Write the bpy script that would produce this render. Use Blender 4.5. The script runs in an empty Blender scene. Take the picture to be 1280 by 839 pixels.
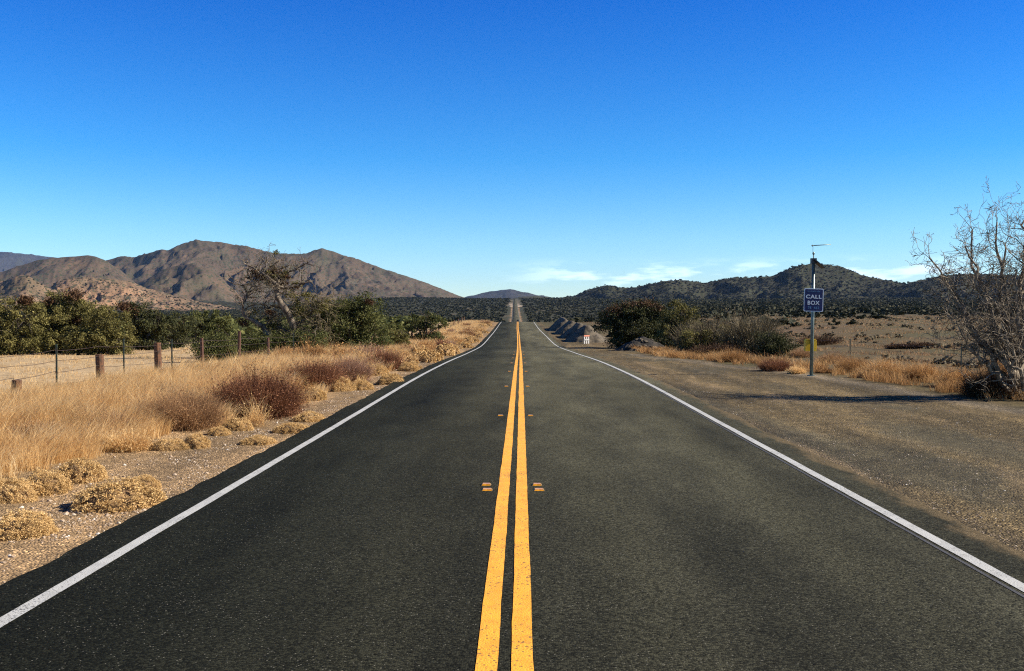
import bpy, math, random
import numpy as np
R = math.radians
C = bpy.context.scene.collection
S = bpy.context.scene
rs = np.random.RandomState

# ------------------------------------------------------------------ camera, sky, sun, exposure
F, CX, CY, HC = 1244.4, 655.0, 395.0, 1.8      # focal length in photo pixels, road vanishing point, eye height
cam = bpy.data.cameras.new('camera'); cam.lens = 35; cam.sensor_width = 36; cam.clip_start = .1; cam.clip_end = 60000
co = bpy.data.objects.new('camera', cam); C.objects.link(co); S.camera = co
co.location = (0, 0, HC); co.rotation_euler = (R(90 - 1.128), 0, R(.69))
SUN_EL, SUN_AZ = 33, 93                        # azimuth clockwise from +Y (the road's direction)
W = bpy.data.worlds.new('World'); S.world = W; W.use_nodes = True
nt = W.node_tree; nt.nodes.clear()
def N(nt, t, **k):
    n = nt.nodes.new(t)
    for a, b in k.items():
        if a.startswith('i_'):
            n.inputs[a[2:].replace('_', ' ')].default_value = b
        else: setattr(n, a, b)
    return n
out = N(nt, 'ShaderNodeOutputWorld'); bg = N(nt, 'ShaderNodeBackground'); bg.inputs[1].default_value = .092
sky = N(nt, 'ShaderNodeTexSky', sky_type='NISHITA', sun_disc=False, sun_elevation=R(SUN_EL), sun_rotation=R(SUN_AZ),
        altitude=900, air_density=1.0, dust_density=.25, ozone_density=2.5)
tc = N(nt, 'ShaderNodeTexCoord'); sep = N(nt, 'ShaderNodeSeparateXYZ')
nt.links.new(tc.outputs['Generated'], sep.inputs[0])
hs = N(nt, 'ShaderNodeHueSaturation', i_Saturation=1.25, i_Value=1.0); nt.links.new(sky.outputs[0], hs.inputs['Color'])
ramp = N(nt, 'ShaderNodeValToRGB')             # polarised, deep blue aloft, pale at the horizon
nt.links.new(sep.outputs['Z'], ramp.inputs[0])
SKY = [(0.0, (.80, .90, 1.0)), (.038, (.68, .85, 1.0)), (.076, (.58, .85, .98)), (.155, (.19, .67, .99)), (.30, (.015, .44, .94)), (.38, (.02, .22, .50)), (1, (.02, .10, .24))]
cr = ramp.color_ramp
while len(cr.elements) < len(SKY): cr.elements.new(.5)
for e, (p, c) in zip(cr.elements, SKY): e.position = p; e.color = (*c, 1)
mul = N(nt, 'ShaderNodeMix', data_type='RGBA', blend_type='MULTIPLY'); mul.inputs[0].default_value = 1
nt.links.new(hs.outputs[0], mul.inputs[6]); nt.links.new(ramp.outputs[0], mul.inputs[7])
# thin clouds low over the hills
mp = N(nt, 'ShaderNodeMapping'); mp.inputs['Scale'].default_value = (17, 17, 80); mp.inputs['Location'].default_value = (3.1, 1.2, .35)
nt.links.new(tc.outputs['Generated'], mp.inputs[0])
cn = N(nt, 'ShaderNodeTexNoise', i_Scale=1.0, i_Detail=5.0, i_Roughness=.55); nt.links.new(mp.outputs[0], cn.inputs[0])
def M1(nt, op, a, b=None, clamp=False):
    m = N(nt, 'ShaderNodeMath', operation=op); m.use_clamp = clamp
    for i, v in enumerate((a, b)):
        if v is None: continue
        if isinstance(v, (int, float)): m.inputs[i].default_value = v
        else: nt.links.new(v, m.inputs[i])
    return m.outputs[0]
def MR(nt, v, a, b, c=0., d=1., smooth=True):
    m = N(nt, 'ShaderNodeMapRange'); m.interpolation_type = 'SMOOTHSTEP' if smooth else 'LINEAR'
    nt.links.new(v, m.inputs[0])
    for i, q in enumerate((a, b, c, d)): m.inputs[i + 1].default_value = q
    return m.outputs[0]
cl = MR(nt, cn.outputs[0], .47, .66)
band = M1(nt, 'MULTIPLY', MR(nt, sep.outputs['Z'], .018, .034), MR(nt, sep.outputs['Z'], .060, .042))
xr = M1(nt, 'MULTIPLY', MR(nt, sep.outputs['X'], -.04, .07), MR(nt, sep.outputs['X'], .46, .36))
cl = M1(nt, 'MULTIPLY', M1(nt, 'MULTIPLY', cl, band), xr)
cl = M1(nt, 'MULTIPLY', cl, .58, True)
mx = N(nt, 'ShaderNodeMix', data_type='RGBA'); nt.links.new(cl, mx.inputs[0]); nt.links.new(mul.outputs[2], mx.inputs[6])
mx.inputs[7].default_value = (7.9, 9.4, 10.8, 1)
nt.links.new(mx.outputs[2], bg.inputs[0]); nt.links.new(bg.outputs[0], out.inputs[0])
sun = bpy.data.lights.new('sun', 'SUN'); sun.energy = 5.0; sun.angle = R(.5); sun.color = (1, .91, .78)
so = bpy.data.objects.new('sun', sun); C.objects.link(so); so.rotation_euler = (R(90 - SUN_EL), 0, R(180 - SUN_AZ)); so.location = (60, -8, 60)
vs = S.view_settings; vs.view_transform = 'Standard'; vs.look = 'None'; vs.gamma = 1; vs.exposure = 1.0; vs.use_curve_mapping = False
S.cycles.max_bounces = 5; S.cycles.diffuse_bounces = 2; S.cycles.glossy_bounces = 2; S.cycles.transmission_bounces = 2
S.cycles.volume_bounces = 0; S.cycles.use_denoising = False; S.cycles.pixel_filter_type = 'BLACKMAN_HARRIS'; S.cycles.filter_width = 1.15

# ------------------------------------------------------------------ noise
_p = rs(7).permutation(256); _p = np.concatenate([_p, _p, _p])
_g = rs(8).uniform(-1, 1, (256, 2)); _g /= np.linalg.norm(_g, axis=1)[:, None]
def perlin(x, y):
    x = np.asarray(x, float); y = np.asarray(y, float)
    xi = np.floor(x).astype(int); yi = np.floor(y).astype(int); xf = x - xi; yf = y - yi
    u = xf * xf * xf * (xf * (xf * 6 - 15) + 10); v = yf * yf * yf * (yf * (yf * 6 - 15) + 10)
    def g(i, j):
        h = _p[_p[(xi + i) & 255] + ((yi + j) & 255)]
        return _g[h, 0] * (xf - i) + _g[h, 1] * (yf - j)
    a = g(0, 0) * (1 - u) + g(1, 0) * u; b = g(0, 1) * (1 - u) + g(1, 1) * u
    return (a * (1 - v) + b * v) * 1.5
def fbm(x, y, o=4, lac=2.07, gain=.5):
    s = 0; a = 1; t = 0
    for i in range(o):
        s = s + a * perlin(x + 17.3 * i, y - 9.1 * i); t += a; a *= gain; x = x * lac; y = y * lac
    return s / t
def ridged(x, y, o=5, gain=.5):
    s = 0; a = 1; t = 0
    for i in range(o):
        s = s + a * (1 - np.abs(perlin(x + 31.7 * i, y + 11.9 * i))) ** 1.6; t += a; a *= gain; x = x * 2.1; y = y * 2.1
    return s / t
def sst(a, b, v):
    q = np.clip((v - a) / (b - a), 0, 1); return q * q * (3 - 2 * q)

# ------------------------------------------------------------------ profile of the road and the land
def tab(pairs):
    a = np.array(pairs, float)
    from_y, v = a[:, 0], a[:, 1]
    # smooth piecewise curve (monotone enough): sample with cosine-free Catmull-Rom
    m = np.gradient(v, from_y)
    def f(y):
        y = np.clip(np.asarray(y, float), from_y[0], from_y[-1])
        i = np.clip(np.searchsorted(from_y, y) - 1, 0, len(v) - 2)
        h = from_y[i + 1] - from_y[i]; q = (y - from_y[i]) / h
        return ((2*q**3 - 3*q**2 + 1) * v[i] + (q**3 - 2*q**2 + q) * h * m[i] + (-2*q**3 + 3*q**2) * v[i+1] + (q**3 - q**2) * h * m[i+1])
    return f
ROADZ = tab([(-40,0),(15,0),(30,0),(39,-.08),(60,-.42),(85,-.74),(113,-.55),(155,-.10),(185,.42),(202,.60),(222,.3),(300,-3),(450,-5),(640,-4.6),(800,-2.7),(1200,8.5),(1800,29.3),(2100,38),(2400,40),(3200,36),(9000,30),(30000,30)])
RL = tab([(-40,-3.13),(30,-3.13),(42,-3.19),(60,-3.36),(85,-3.62),(113,-3.85),(155,-4.22),(202,-4.55),(300,-5.6),(800,-9.8),(1800,-19.1),(2400,-23),(30000,-200)])
RR = tab([(-40,3.29),(30,3.29),(42,3.24),(60,3.08),(85,2.80),(113,2.58),(155,2.2),(202,1.9),(300,.9),(800,-3.4),(1800,-12.7),(2400,-16),(30000,-190)])
RM = tab([(-40,-.088),(5,-.092),(15,-.12),(21,-.14),(30,-.17),(52,-.25),(85,-.43),(113,-.62),(155,-.98),(202,-1.28),(300,-2.3),(800,-6.6),(1800,-15.9),(2400,-19.5),(30000,-195)])
ZL = tab([(-40,0),(15,0),(25,-.05),(40,-.22),(60,-.4),(100,-.6),(200,-.5),(300,-1.3),(450,-2),(800,-1),(1200,3),(2000,12),(3200,20),(30000,20)])
ZR = tab([(-40,0),(15,0),(35,0),(60,.15),(100,.75),(200,1.6),(300,2.5),(500,5),(800,10),(1500,25),(2600,40),(30000,40)])
def base_z(x, y):
    xc = RM(y); dx = x - xc; yy = np.maximum(y, 0)
    al, bl = 7 + .12 * yy, 22 + .30 * yy; ar, br = 8 + .03 * yy, 20 + .17 * yy
    w = np.where(dx < 0, 1 - sst(al, bl, -dx), 1 - sst(ar, br, dx))
    side = np.where(dx < 0, ZL(y), ZR(y))
    return ROADZ(y) * w + side * (1 - w)
RANGES = [  # name, foot, crest, back, [(px, py)], ridge scale, amplitude, exponent, seed
 ('far_left', 8000, 12000, .35, [(-400,330),(-150,318),(-60,311),(0,314),(30,317),(60,320.5),(75,322.5),(110,327),(200,345),(300,395)], 900, .35, 1.0, 3),
 ('left_hump', 2850, 3700, .55, [(-500,350),(-200,352),(-60,346),(-20,342),(0,339),(12,335),(28,329),(45,325),(62,322),(75,320.5),(92,320),(108,318.3),(118,320),(130,325),(150,338),(175,360),(190,385),(200,398)], 330, .55, 1.05, 11),
 ('left_main', 3450, 4600, .5, [(60,360),(100,335),(120,327),(135,324),(145,321),(155,319.5),(166,321.5),(172,319),(185,316),(200,311.5),(208,313),(216,309),(225,304.5),(236,302),(245,300),(262,302),(280,303.5),(307,307),(342,316),(375,317),(384,316),(390,313),(402,310),(417,314),(435,321),(455,327),(480,336),(505,344),(530,352.5),(555,362),(572,369),(585,373.5),(600,380),(620,395)], 430, .62, 1.0, 21),
 ('left_spur', 2550, 3200, .8, [(150,390),(165,365),(185,347),(205,335),(225,329.5),(240,329),(255,333),(275,345),(292,362),(305,376),(320,392)], 260, .55, 1.1, 37),
 ('foothill_a', 1800, 2150, .7, [(-300,352),(-120,345),(-40,352),(0,350),(12,346),(22,343),(30,343.5),(42,350),(58,359),(80,368),(100,380),(120,395)], 150, .55, 1.0, 41),
 ('foothill_b', 1850, 2300, .7, [(40,385),(55,364),(68,352),(82,347),(95,346),(115,346.5),(140,348),(160,351),(185,361),(200,364),(215,369),(240,375),(265,380),(290,385),(330,391),(400,397)], 130, .55, 1.0, 43),
 ('centre', 6000, 8500, .4, [(560,380),(575,374),(585,371),(600,367),(612,364.5),(625,362),(638,361),(650,364),(662,366.5),(675,369.5),(688,371.5),(700,373),(740,378)], 600, .3, 1.0, 51),
 ('right_low', 2000, 3300, .4, [(610,378),(630,375),(655,370.5),(670,370),(690,372),(702,373.5),(715,374),(735,376),(760,380)], 250, .4, 1.0, 57),
 ('right_main', 1900, 2500, .5, [(680,378),(698,374.5),(712,371.5),(722,368),(732,363.5),(745,359.5),(757,357),(766,358),(778,360),(792,359),(810,355),(828,352),(850,349.5),(862,351),(880,353.5),(900,350),(915,347.5),(930,346.5),(948,346),(962,345),(970,342),(982,337),(1000,331),(1012,329),(1024,330),(1040,331.5),(1052,334),(1064,339),(1078,344.5),(1100,349),(1125,354),(1145,358),(1180,366),(1220,378),(1260,395)], 240, .6, .95, 61),
 ('right_end', 1750, 2300, .5, [(1050,385),(1085,368),(1110,359),(1125,355),(1142,351),(1160,347),(1180,344.5),(1205,343),(1240,343),(1280,344),(1330,341),(1400,346),(1600,340),(1900,352)], 240, .55, .95, 67)]
def terrain(x, y):
    t = x / np.maximum(y, 1); px = CX + F * t
    z = base_z(x, y); dx = x - RM(y); off = np.minimum(np.maximum(dx - (RR(y) - RM(y)), 0), 1e9) + np.maximum((RL(y) - RM(y)) - dx, 0)
    z = z + sst(900, 2000, y) * (4.5 * fbm(x / 260, y / 900 + 4, 3)) * sst(20, 90, np.abs(x - RM(y)))
    # small relief away from the pavement
    rough = sst(.5, 4, off)
    z = z + rough * (fbm(x / 5, y / 5, 4) * .10 + fbm(x / 60, y / 60, 3) * np.minimum(.25, yy_(y)))
    z = z + sst(.15, 1.0, off) * fbm(x / .35, y / .5, 3) * .018
    z = z - sst(0, .5, off) * .02 + sst(2.0, 4.5, np.where(dx < 0, off, 0)) * .10
    pav = off < .9
    z = np.where(y < 2400, z - .03 * (off < .12), z)
    zone = np.zeros(z.shape, int)
    for k, (nm, yf, yc, back, sk, lam, amp, ex, sd) in enumerate(RANGES):
        a = np.array(sk, float)
        ycw = yc * (1 + .05 * perlin(t * 9 + sd, t * 0 + sd))
        skh = np.interp(px, a[:, 0], a[:, 1])
        hc = HC + (CY - skh) / F * ycw
        s = (y - yf) / (ycw - yf)
        wx = x + lam * .5 * fbm(x / (lam * 1.7) + sd, y / (lam * 1.7), 3)
        wy = y + lam * .8 * fbm(x / (lam * 1.7), y / (lam * 1.7) + sd, 3)
        rg = ridged(wx / (lam * .85) + sd, wy / (lam * 2.2) - sd, 6, .6)
        sc = np.clip(s, 0, 1)
        gul = np.clip((.86 - rg) / .42, 0, 1.1) ** 1.1
        up = hc * sc ** ex * (1 - amp * gul * np.clip(1.5 * (1 - sc), 0, 1) ** .7) + lam * .03 * fbm(x / (lam * .22), y / (lam * .22), 4) * np.clip(s * 4, 0, 1)
        dn = hc * np.clip(1 - (s - 1) * back * 1.6, -1, 1) + (rg - .7) * lam * .3 * np.clip((s - 1) * 4, 0, 1)
        h = np.where(s <= 1, up, dn); h = np.where((s < 0) | (skh > 396), -60, h)
        zone = np.where(h > z, k + 1, zone); z = np.maximum(z, h)
    return z, zone, off
def yy_(y): return np.clip((y - 60) / 400, 0, 1) * 1.5
def H(x, y):
    a, _, _ = terrain(np.atleast_1d(np.asarray(x, float)), np.atleast_1d(np.asarray(y, float)))
    return a
def hz(x, y): return float(H(x, y)[0])
def at(px, py, Y): return np.array([(px - CX) / F * Y, Y, HC - (py - CY) / F * Y])

# ------------------------------------------------------------------ mesh building
class MB:
    def __init__(s): s.V = []; s.Q = []; s.T = []; s.n = 0
    def add(s, v, q=None, t=None):
        v = np.asarray(v, float).reshape(-1, 3)
        if q is not None and len(q): s.Q.append(np.asarray(q, int).reshape(-1, 4) + s.n)
        if t is not None and len(t): s.T.append(np.asarray(t, int).reshape(-1, 3) + s.n)
        s.V.append(v); s.n += len(v); return s
    def build(s, name, mat, parent=None, smooth=False, loc=(0, 0, 0)):
        V = np.concatenate(s.V); off = np.array(parent.location if parent is not None and parent.type == 'EMPTY' else (parent['_org'] if parent is not None else loc), float)
        V = V - off
        Q = np.concatenate(s.Q) if s.Q else np.zeros((0, 4), int); T = np.concatenate(s.T) if s.T else np.zeros((0, 3), int)
        me = bpy.data.meshes.new(name); me.vertices.add(len(V)); me.vertices.foreach_set('co', V.astype(np.float32).ravel())
        nl = Q.size + T.size; me.loops.add(nl); me.loops.foreach_set('vertex_index', np.concatenate([Q.ravel(), T.ravel()]).astype(np.int32))
        npol = len(Q) + len(T); me.polygons.add(npol)
        me.polygons.foreach_set('loop_start', np.concatenate([np.arange(len(Q)) * 4, Q.size + np.arange(len(T)) * 3]).astype(np.int32))
        me.polygons.foreach_set('use_smooth', np.full(npol, smooth)); me.update(calc_edges=True); me.validate()
        me.materials.append(mat); o = bpy.data.objects.new(name, me); C.objects.link(o)
        if parent is not None: o.parent = parent
        else: o.location = loc
        if parent is None or parent.type == 'EMPTY': pass
        return o
    def box(s, c, d, rz=0, top=1.0):
        v = np.array([(i, j, k) for k in (-1, 1) for j in (-1, 1) for i in (-1, 1)], float) * .5
        v[4:, :2] *= top; v = v * np.array(d); a = math.cos(rz); b = math.sin(rz)
        v = np.stack([v[:, 0] * a - v[:, 1] * b, v[:, 0] * b + v[:, 1] * a, v[:, 2]], 1) + np.array(c)
        return s.add(v, [(0, 2, 3, 1), (4, 5, 7, 6), (0, 1, 5, 4), (2, 6, 7, 3), (0, 4, 6, 2), (1, 3, 7, 5)])
    def tube(s, P, r, n=6, cap=True):
        P = np.asarray(P, float); r = np.broadcast_to(np.asarray(r, float), (len(P),))
        d = np.gradient(P, axis=0); d /= np.linalg.norm(d, axis=1)[:, None] + 1e-9
        up = np.where(np.abs(d[:, 2:3]) > .9, np.array([[1., 0, 0]]), np.array([[0, 0, 1.]]))
        a = np.cross(d, up); a /= np.linalg.norm(a, axis=1)[:, None] + 1e-9; b = np.cross(d, a)
        th = np.arange(n) * 2 * np.pi / n
        ring = P[:, None] + r[:, None, None] * (a[:, None] * np.cos(th)[None, :, None] + b[:, None] * np.sin(th)[None, :, None])
        m = len(P); i = np.arange(m - 1)[:, None]; j = np.arange(n)[None]; k = (j + 1) % n
        q = np.stack([i * n + j, i * n + k, (i + 1) * n + k, (i + 1) * n + j], -1).reshape(-1, 4)
        v = ring.reshape(-1, 3); t = []
        if cap:
            v = np.concatenate([v, P[:1], P[-1:]]); c0, c1 = m * n, m * n + 1
            t = [(c0, (x + 1) % n, x) for x in range(n)] + [(c1, (m - 1) * n + x, (m - 1) * n + (x + 1) % n) for x in range(n)]
        return s.add(v, q, t)
    def leaves(s, c, size, r, up=.3, asp=1.6):
        """small kite-shaped leaves at the points c"""
        n = len(c); d = r.normal(size=(n, 3)); d[:, 2] += up; d /= np.linalg.norm(d, axis=1)[:, None]
        e = np.cross(d, r.normal(size=(n, 3))); e /= np.linalg.norm(e, axis=1)[:, None] + 1e-9; sz = (np.asarray(size) * r.uniform(.6, 1.35, n))[:, None]
        v = np.stack([c - d * sz * asp * .5, c + e * sz * .5, c + d * sz * asp * .5, c - e * sz * .5], 1).reshape(-1, 3)
        return s.add(v, np.arange(n * 4).reshape(-1, 4))
    def blades(s, b, h, w, r, lean=(.3, 0), spread=.35, facing=None):
        """two-segment curved blades or thin stalks"""
        n = len(b); h = np.broadcast_to(h, (n,)); w = np.broadcast_to(w, (n,))
        l = np.stack([lean[0] + r.normal(0, spread, n), lean[1] + r.normal(0, spread, n)], 1) * h[:, None]
        th = r.uniform(-.9, .9, n); sx = np.stack([np.cos(th), np.sin(th), 0 * th], 1) * w[:, None] * .5
        mid = b + np.concatenate([l * .35, (h * .58)[:, None]], 1); tip = b + np.concatenate([l, (h * r.uniform(.85, 1.05, n))[:, None]], 1)
        v = np.stack([b - sx, b + sx, mid + sx * .8, mid - sx * .8, tip], 1).reshape(-1, 3); k = np.arange(n)[:, None] * 5
        return s.add(v, k + np.array([[0, 1, 2, 3]]), k + np.array([[3, 2, 4]]))
    def blob(s, c, rad, r, lump=.25, nu=14, nv=8, half=False):
        th = np.linspace(0, 2 * np.pi, nu, endpoint=False); ph = np.linspace(0 if not half else .02, np.pi if not half else np.pi * .55, nv)
        T_, P_ = np.meshgrid(th, ph); sd = r.uniform(0, 90)
        x, y, z = np.cos(T_) * np.sin(P_), np.sin(T_) * np.sin(P_), np.cos(P_)
        k = 1 + lump * perlin(x * 1.7 + sd, y * 1.7 + z * 1.3 + sd) + lump * .5 * perlin(x * 4 + sd, y * 4 - z * 3)
        v = np.stack([x * k * rad[0], y * k * rad[1], z * k * rad[2]], -1).reshape(-1, 3) + np.array(c)
        i = np.arange(nv - 1)[:, None]; j = np.arange(nu)[None]; kk = (j + 1) % nu
        return s.add(v, np.stack([i * nu + j, (i + 1) * nu + j, (i + 1) * nu + kk, i * nu + kk], -1).reshape(-1, 4))
def tag(o, label=None, cat=None, group=None, kind=None):
    for k, v in (('label', label), ('category', cat), ('group', group), ('kind', kind)):
        if v: o[k] = v
    return o
def empty(name, loc, label, cat, group=None):
    o = bpy.data.objects.new(name, None); C.objects.link(o); o.location = tuple(float(q) for q in loc); o.empty_display_size = .2
    return tag(o, label, cat, group)
def child_of(o, root): o.parent = root; return o
def clone(o, loc, rz, sc, label, group=None):
    c = o.copy(); C.objects.link(c); c.location = loc; c.rotation_euler = (0, 0, rz); c.scale = sc; c['label'] = label
    if group: c['group'] = group
    for ch in list(o.children):
        d = ch.copy(); C.objects.link(d); d.parent = c
    return c

# ------------------------------------------------------------------ materials
def mat(name): 
    m = bpy.data.materials.new(name); m.use_nodes = True; m.node_tree.nodes.clear()
    nt = m.node_tree; o = N(nt, 'ShaderNodeOutputMaterial'); b = N(nt, 'ShaderNodeBsdfPrincipled'); nt.links.new(b.outputs[0], o.inputs[0])
    return m, nt, b, o
def rampn(nt, fac, stops, interp='LINEAR'):
    r = N(nt, 'ShaderNodeValToRGB'); nt.links.new(fac, r.inputs[0]); r.color_ramp.interpolation = interp
    while len(r.color_ramp.elements) < len(stops): r.color_ramp.elements.new(.5)
    for e, (p, c) in zip(r.color_ramp.elements, stops): e.position = p; e.color = (*c, 1)
    return r.outputs[0]
def pos(nt, scale=(1, 1, 1), obj=False):
    g = N(nt, 'ShaderNodeTexCoord') if obj else N(nt, 'ShaderNodeNewGeometry'); m = N(nt, 'ShaderNodeMapping'); m.inputs['Scale'].default_value = scale
    nt.links.new(g.outputs['Object' if obj else 'Position'], m.inputs[0]); return m.outputs[0]
def noise(nt, vec, scale, detail=4., rough=.5):
    n = N(nt, 'ShaderNodeTexNoise', i_Scale=scale, i_Detail=detail, i_Roughness=rough); nt.links.new(vec, n.inputs[0]); return n.outputs[0]
def mixc(nt, fac, a, b, mode='MIX'):
    m = N(nt, 'ShaderNodeMix', data_type='RGBA', blend_type=mode)
    for i, v in ((0, fac), (6, a), (7, b)):
        if isinstance(v, (int, float)): m.inputs[i].default_value = v
        elif isinstance(v, tuple): m.inputs[i].default_value = (*v, 1)
        else: nt.links.new(v, m.inputs[i])
    return m.outputs[2]
def bump(nt, b, h, dist, strength=1.):
    n = N(nt, 'ShaderNodeBump', i_Distance=dist, i_Strength=strength); nt.links.new(h, n.inputs['Height']); nt.links.new(n.outputs[0], b.inputs['Normal'])
def leafmat(name, stops, trans=.25, patch=None, rough=.75):
    """leaves or stalks: colour varies from piece to piece and from patch to patch"""
    m, nt, b, o = mat(name); g = N(nt, 'ShaderNodeNewGeometry')
    f = g.outputs['Random Per Island']
    v = noise(nt, pos(nt), 1.6 if patch is None else patch, 3.)
    f2 = M1(nt, 'ADD', M1(nt, 'MULTIPLY', f, .6), M1(nt, 'MULTIPLY', MR(nt, v, .3, .7), .4), True)
    c = rampn(nt, f2, stops); nt.links.new(c, b.inputs['Base Color']); b.inputs['Roughness'].default_value = rough; b.inputs['Specular IOR Level'].default_value = .2
    t = N(nt, 'ShaderNodeBsdfTranslucent'); nt.links.new(c, t.inputs[0]); mx = N(nt, 'ShaderNodeMixShader'); mx.inputs[0].default_value = trans
    nt.links.new(b.outputs[0], mx.inputs[1]); nt.links.new(t.outputs[0], mx.inputs[2]); nt.links.new(mx.outputs[0], o.inputs[0]); return m
def plain(name, c, c2=None, scale=8., rough=.7, metal=0., bmp=0.):
    m, nt, b, o = mat(name); c2 = c2 or tuple(q * .7 for q in c)
    n = noise(nt, pos(nt, obj=True), scale, 5.); nt.links.new(mixc(nt, MR(nt, n, .35, .65), c, c2), b.inputs['Base Color'])
    b.inputs['Roughness'].default_value = rough; b.inputs['Metallic'].default_value = metal
    if bmp: bump(nt, b, n, bmp)
    return m
# asphalt: dark binder, pale aggregate, wheel tracks
def asphalt():
    m, nt, b, o = mat('asphalt'); p = pos(nt); sx = N(nt, 'ShaderNodeSeparateXYZ'); nt.links.new(p, sx.inputs[0])
    at_ = N(nt, 'ShaderNodeAttribute', attribute_name='across'); u = at_.outputs['Fac']       # metres from the centre line
    big = noise(nt, pos(nt, (.5, .06, 1)), 1.0, 4.); mid = noise(nt, pos(nt, (1.2, .35, 1)), 1.3, 5., .6)
    # two wheel paths per lane are polished
    tr = M1(nt, 'ABSOLUTE', M1(nt, 'SUBTRACT', M1(nt, 'ABSOLUTE', M1(nt, 'ADD', u, 0)), 1.68))
    tr = M1(nt, 'ABSOLUTE', M1(nt, 'SUBTRACT', tr, .82)); track = MR(nt, tr, .5, .05)
    base = rampn(nt, M1(nt, 'ADD', M1(nt, 'MULTIPLY', big, .6), M1(nt, 'MULTIPLY', mid, .4)), [(.36, (.0125, .0125, .0102)), (.5, (.0235, .0230, .0180)), (.64, (.040, .0388, .0295))])
    base = mixc(nt, M1(nt, 'MULTIPLY', track, .35), base, (.030, .029, .021))
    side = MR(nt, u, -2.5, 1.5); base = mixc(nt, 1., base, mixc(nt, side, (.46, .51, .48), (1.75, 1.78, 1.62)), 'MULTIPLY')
    base = mixc(nt, 1., base, mixc(nt, MR(nt, sx.outputs[1], 6., 30., smooth=False), (1, 1, 1), (2.3, 2.2, 2.05)), 'MULTIPLY')      # grazing-light brightening painted into the colour, paler farther down the road
    v = N(nt, 'ShaderNodeTexVoronoi', i_Scale=82.); nt.links.new(p, v.inputs[0]); sc = N(nt, 'ShaderNodeSeparateColor'); nt.links.new(v.outputs['Color'], sc.inputs[0])
    fine = noise(nt, p, 160., 2.)
    base = mixc(nt, MR(nt, sc.outputs[0], .30, .9, 0, .55), mixc(nt, 1., base, (.52, .52, .52), 'MULTIPLY'), mixc(nt, 1., base, (2.3, 2.25, 2.1), 'MULTIPLY'))
    dens = MR(nt, noise(nt, p, 1.1, 3.), .35, .75, .975, .92)
    spot = M1(nt, 'GREATER_THAN', sc.outputs[1], dens)
    base = mixc(nt, M1(nt, 'MULTIPLY', spot, M1(nt, 'MULTIPLY', MR(nt, v.outputs['Distance'], .5, .2), .6)), base, (.24, .23, .19))
    pit = M1(nt, 'GREATER_THAN', sc.outputs[2], .93); base = mixc(nt, M1(nt, 'MULTIPLY', pit, .75), base, (.004, .004, .003))
    ue = M1(nt, 'ADD', u, M1(nt, 'MULTIPLY', M1(nt, 'SUBTRACT', noise(nt, pos(nt, (2.5, .9, 1)), 1.0, 6., .7), .5), 1.1)); dust = MR(nt, ue, 3.70, 3.98)
    base = mixc(nt, M1(nt, 'MULTIPLY', dust, .85), base, mixc(nt, sc.outputs[1], (.07, .054, .030), (.20, .15, .085)))
    nt.links.new(base, b.inputs['Base Color']); b.inputs['Roughness'].default_value = .8; b.inputs['Specular IOR Level'].default_value = .03
    h = M1(nt, 'ADD', M1(nt, 'MULTIPLY', v.outputs['Distance'], -1), M1(nt, 'MULTIPLY', fine, .5)); bump(nt, b, h, .006, .6); return m
def paint(name, c, c2, wear=.30, keep=0.0):
    m, nt, b, o = mat(name); p = pos(nt)
    v = N(nt, 'ShaderNodeTexVoronoi', i_Scale=85.); nt.links.new(p, v.inputs[0]); sc = N(nt, 'ShaderNodeSeparateColor'); nt.links.new(v.outputs['Color'], sc.inputs[0])
    n = noise(nt, p, 1.4, 4.); n2 = noise(nt, p, 45., 3.)
    col = mixc(nt, MR(nt, noise(nt, p, 7., 4.), .35, .7), c, c2)
    w = M1(nt, 'GREATER_THAN', M1(nt, 'ADD', M1(nt, 'MULTIPLY', n2, .55), M1(nt, 'MULTIPLY', M1(nt, 'ADD', n, sc.outputs[0]), .25)), 1 - wear - .25)
    col = mixc(nt, M1(nt, 'MULTIPLY', w, .8), col, (.05, .045, .035)); nt.links.new(col, b.inputs['Base Color']); b.inputs['Roughness'].default_value = .6
    bump(nt, b, M1(nt, 'MULTIPLY', v.outputs['Distance'], -1), .003, .7); return m
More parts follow.
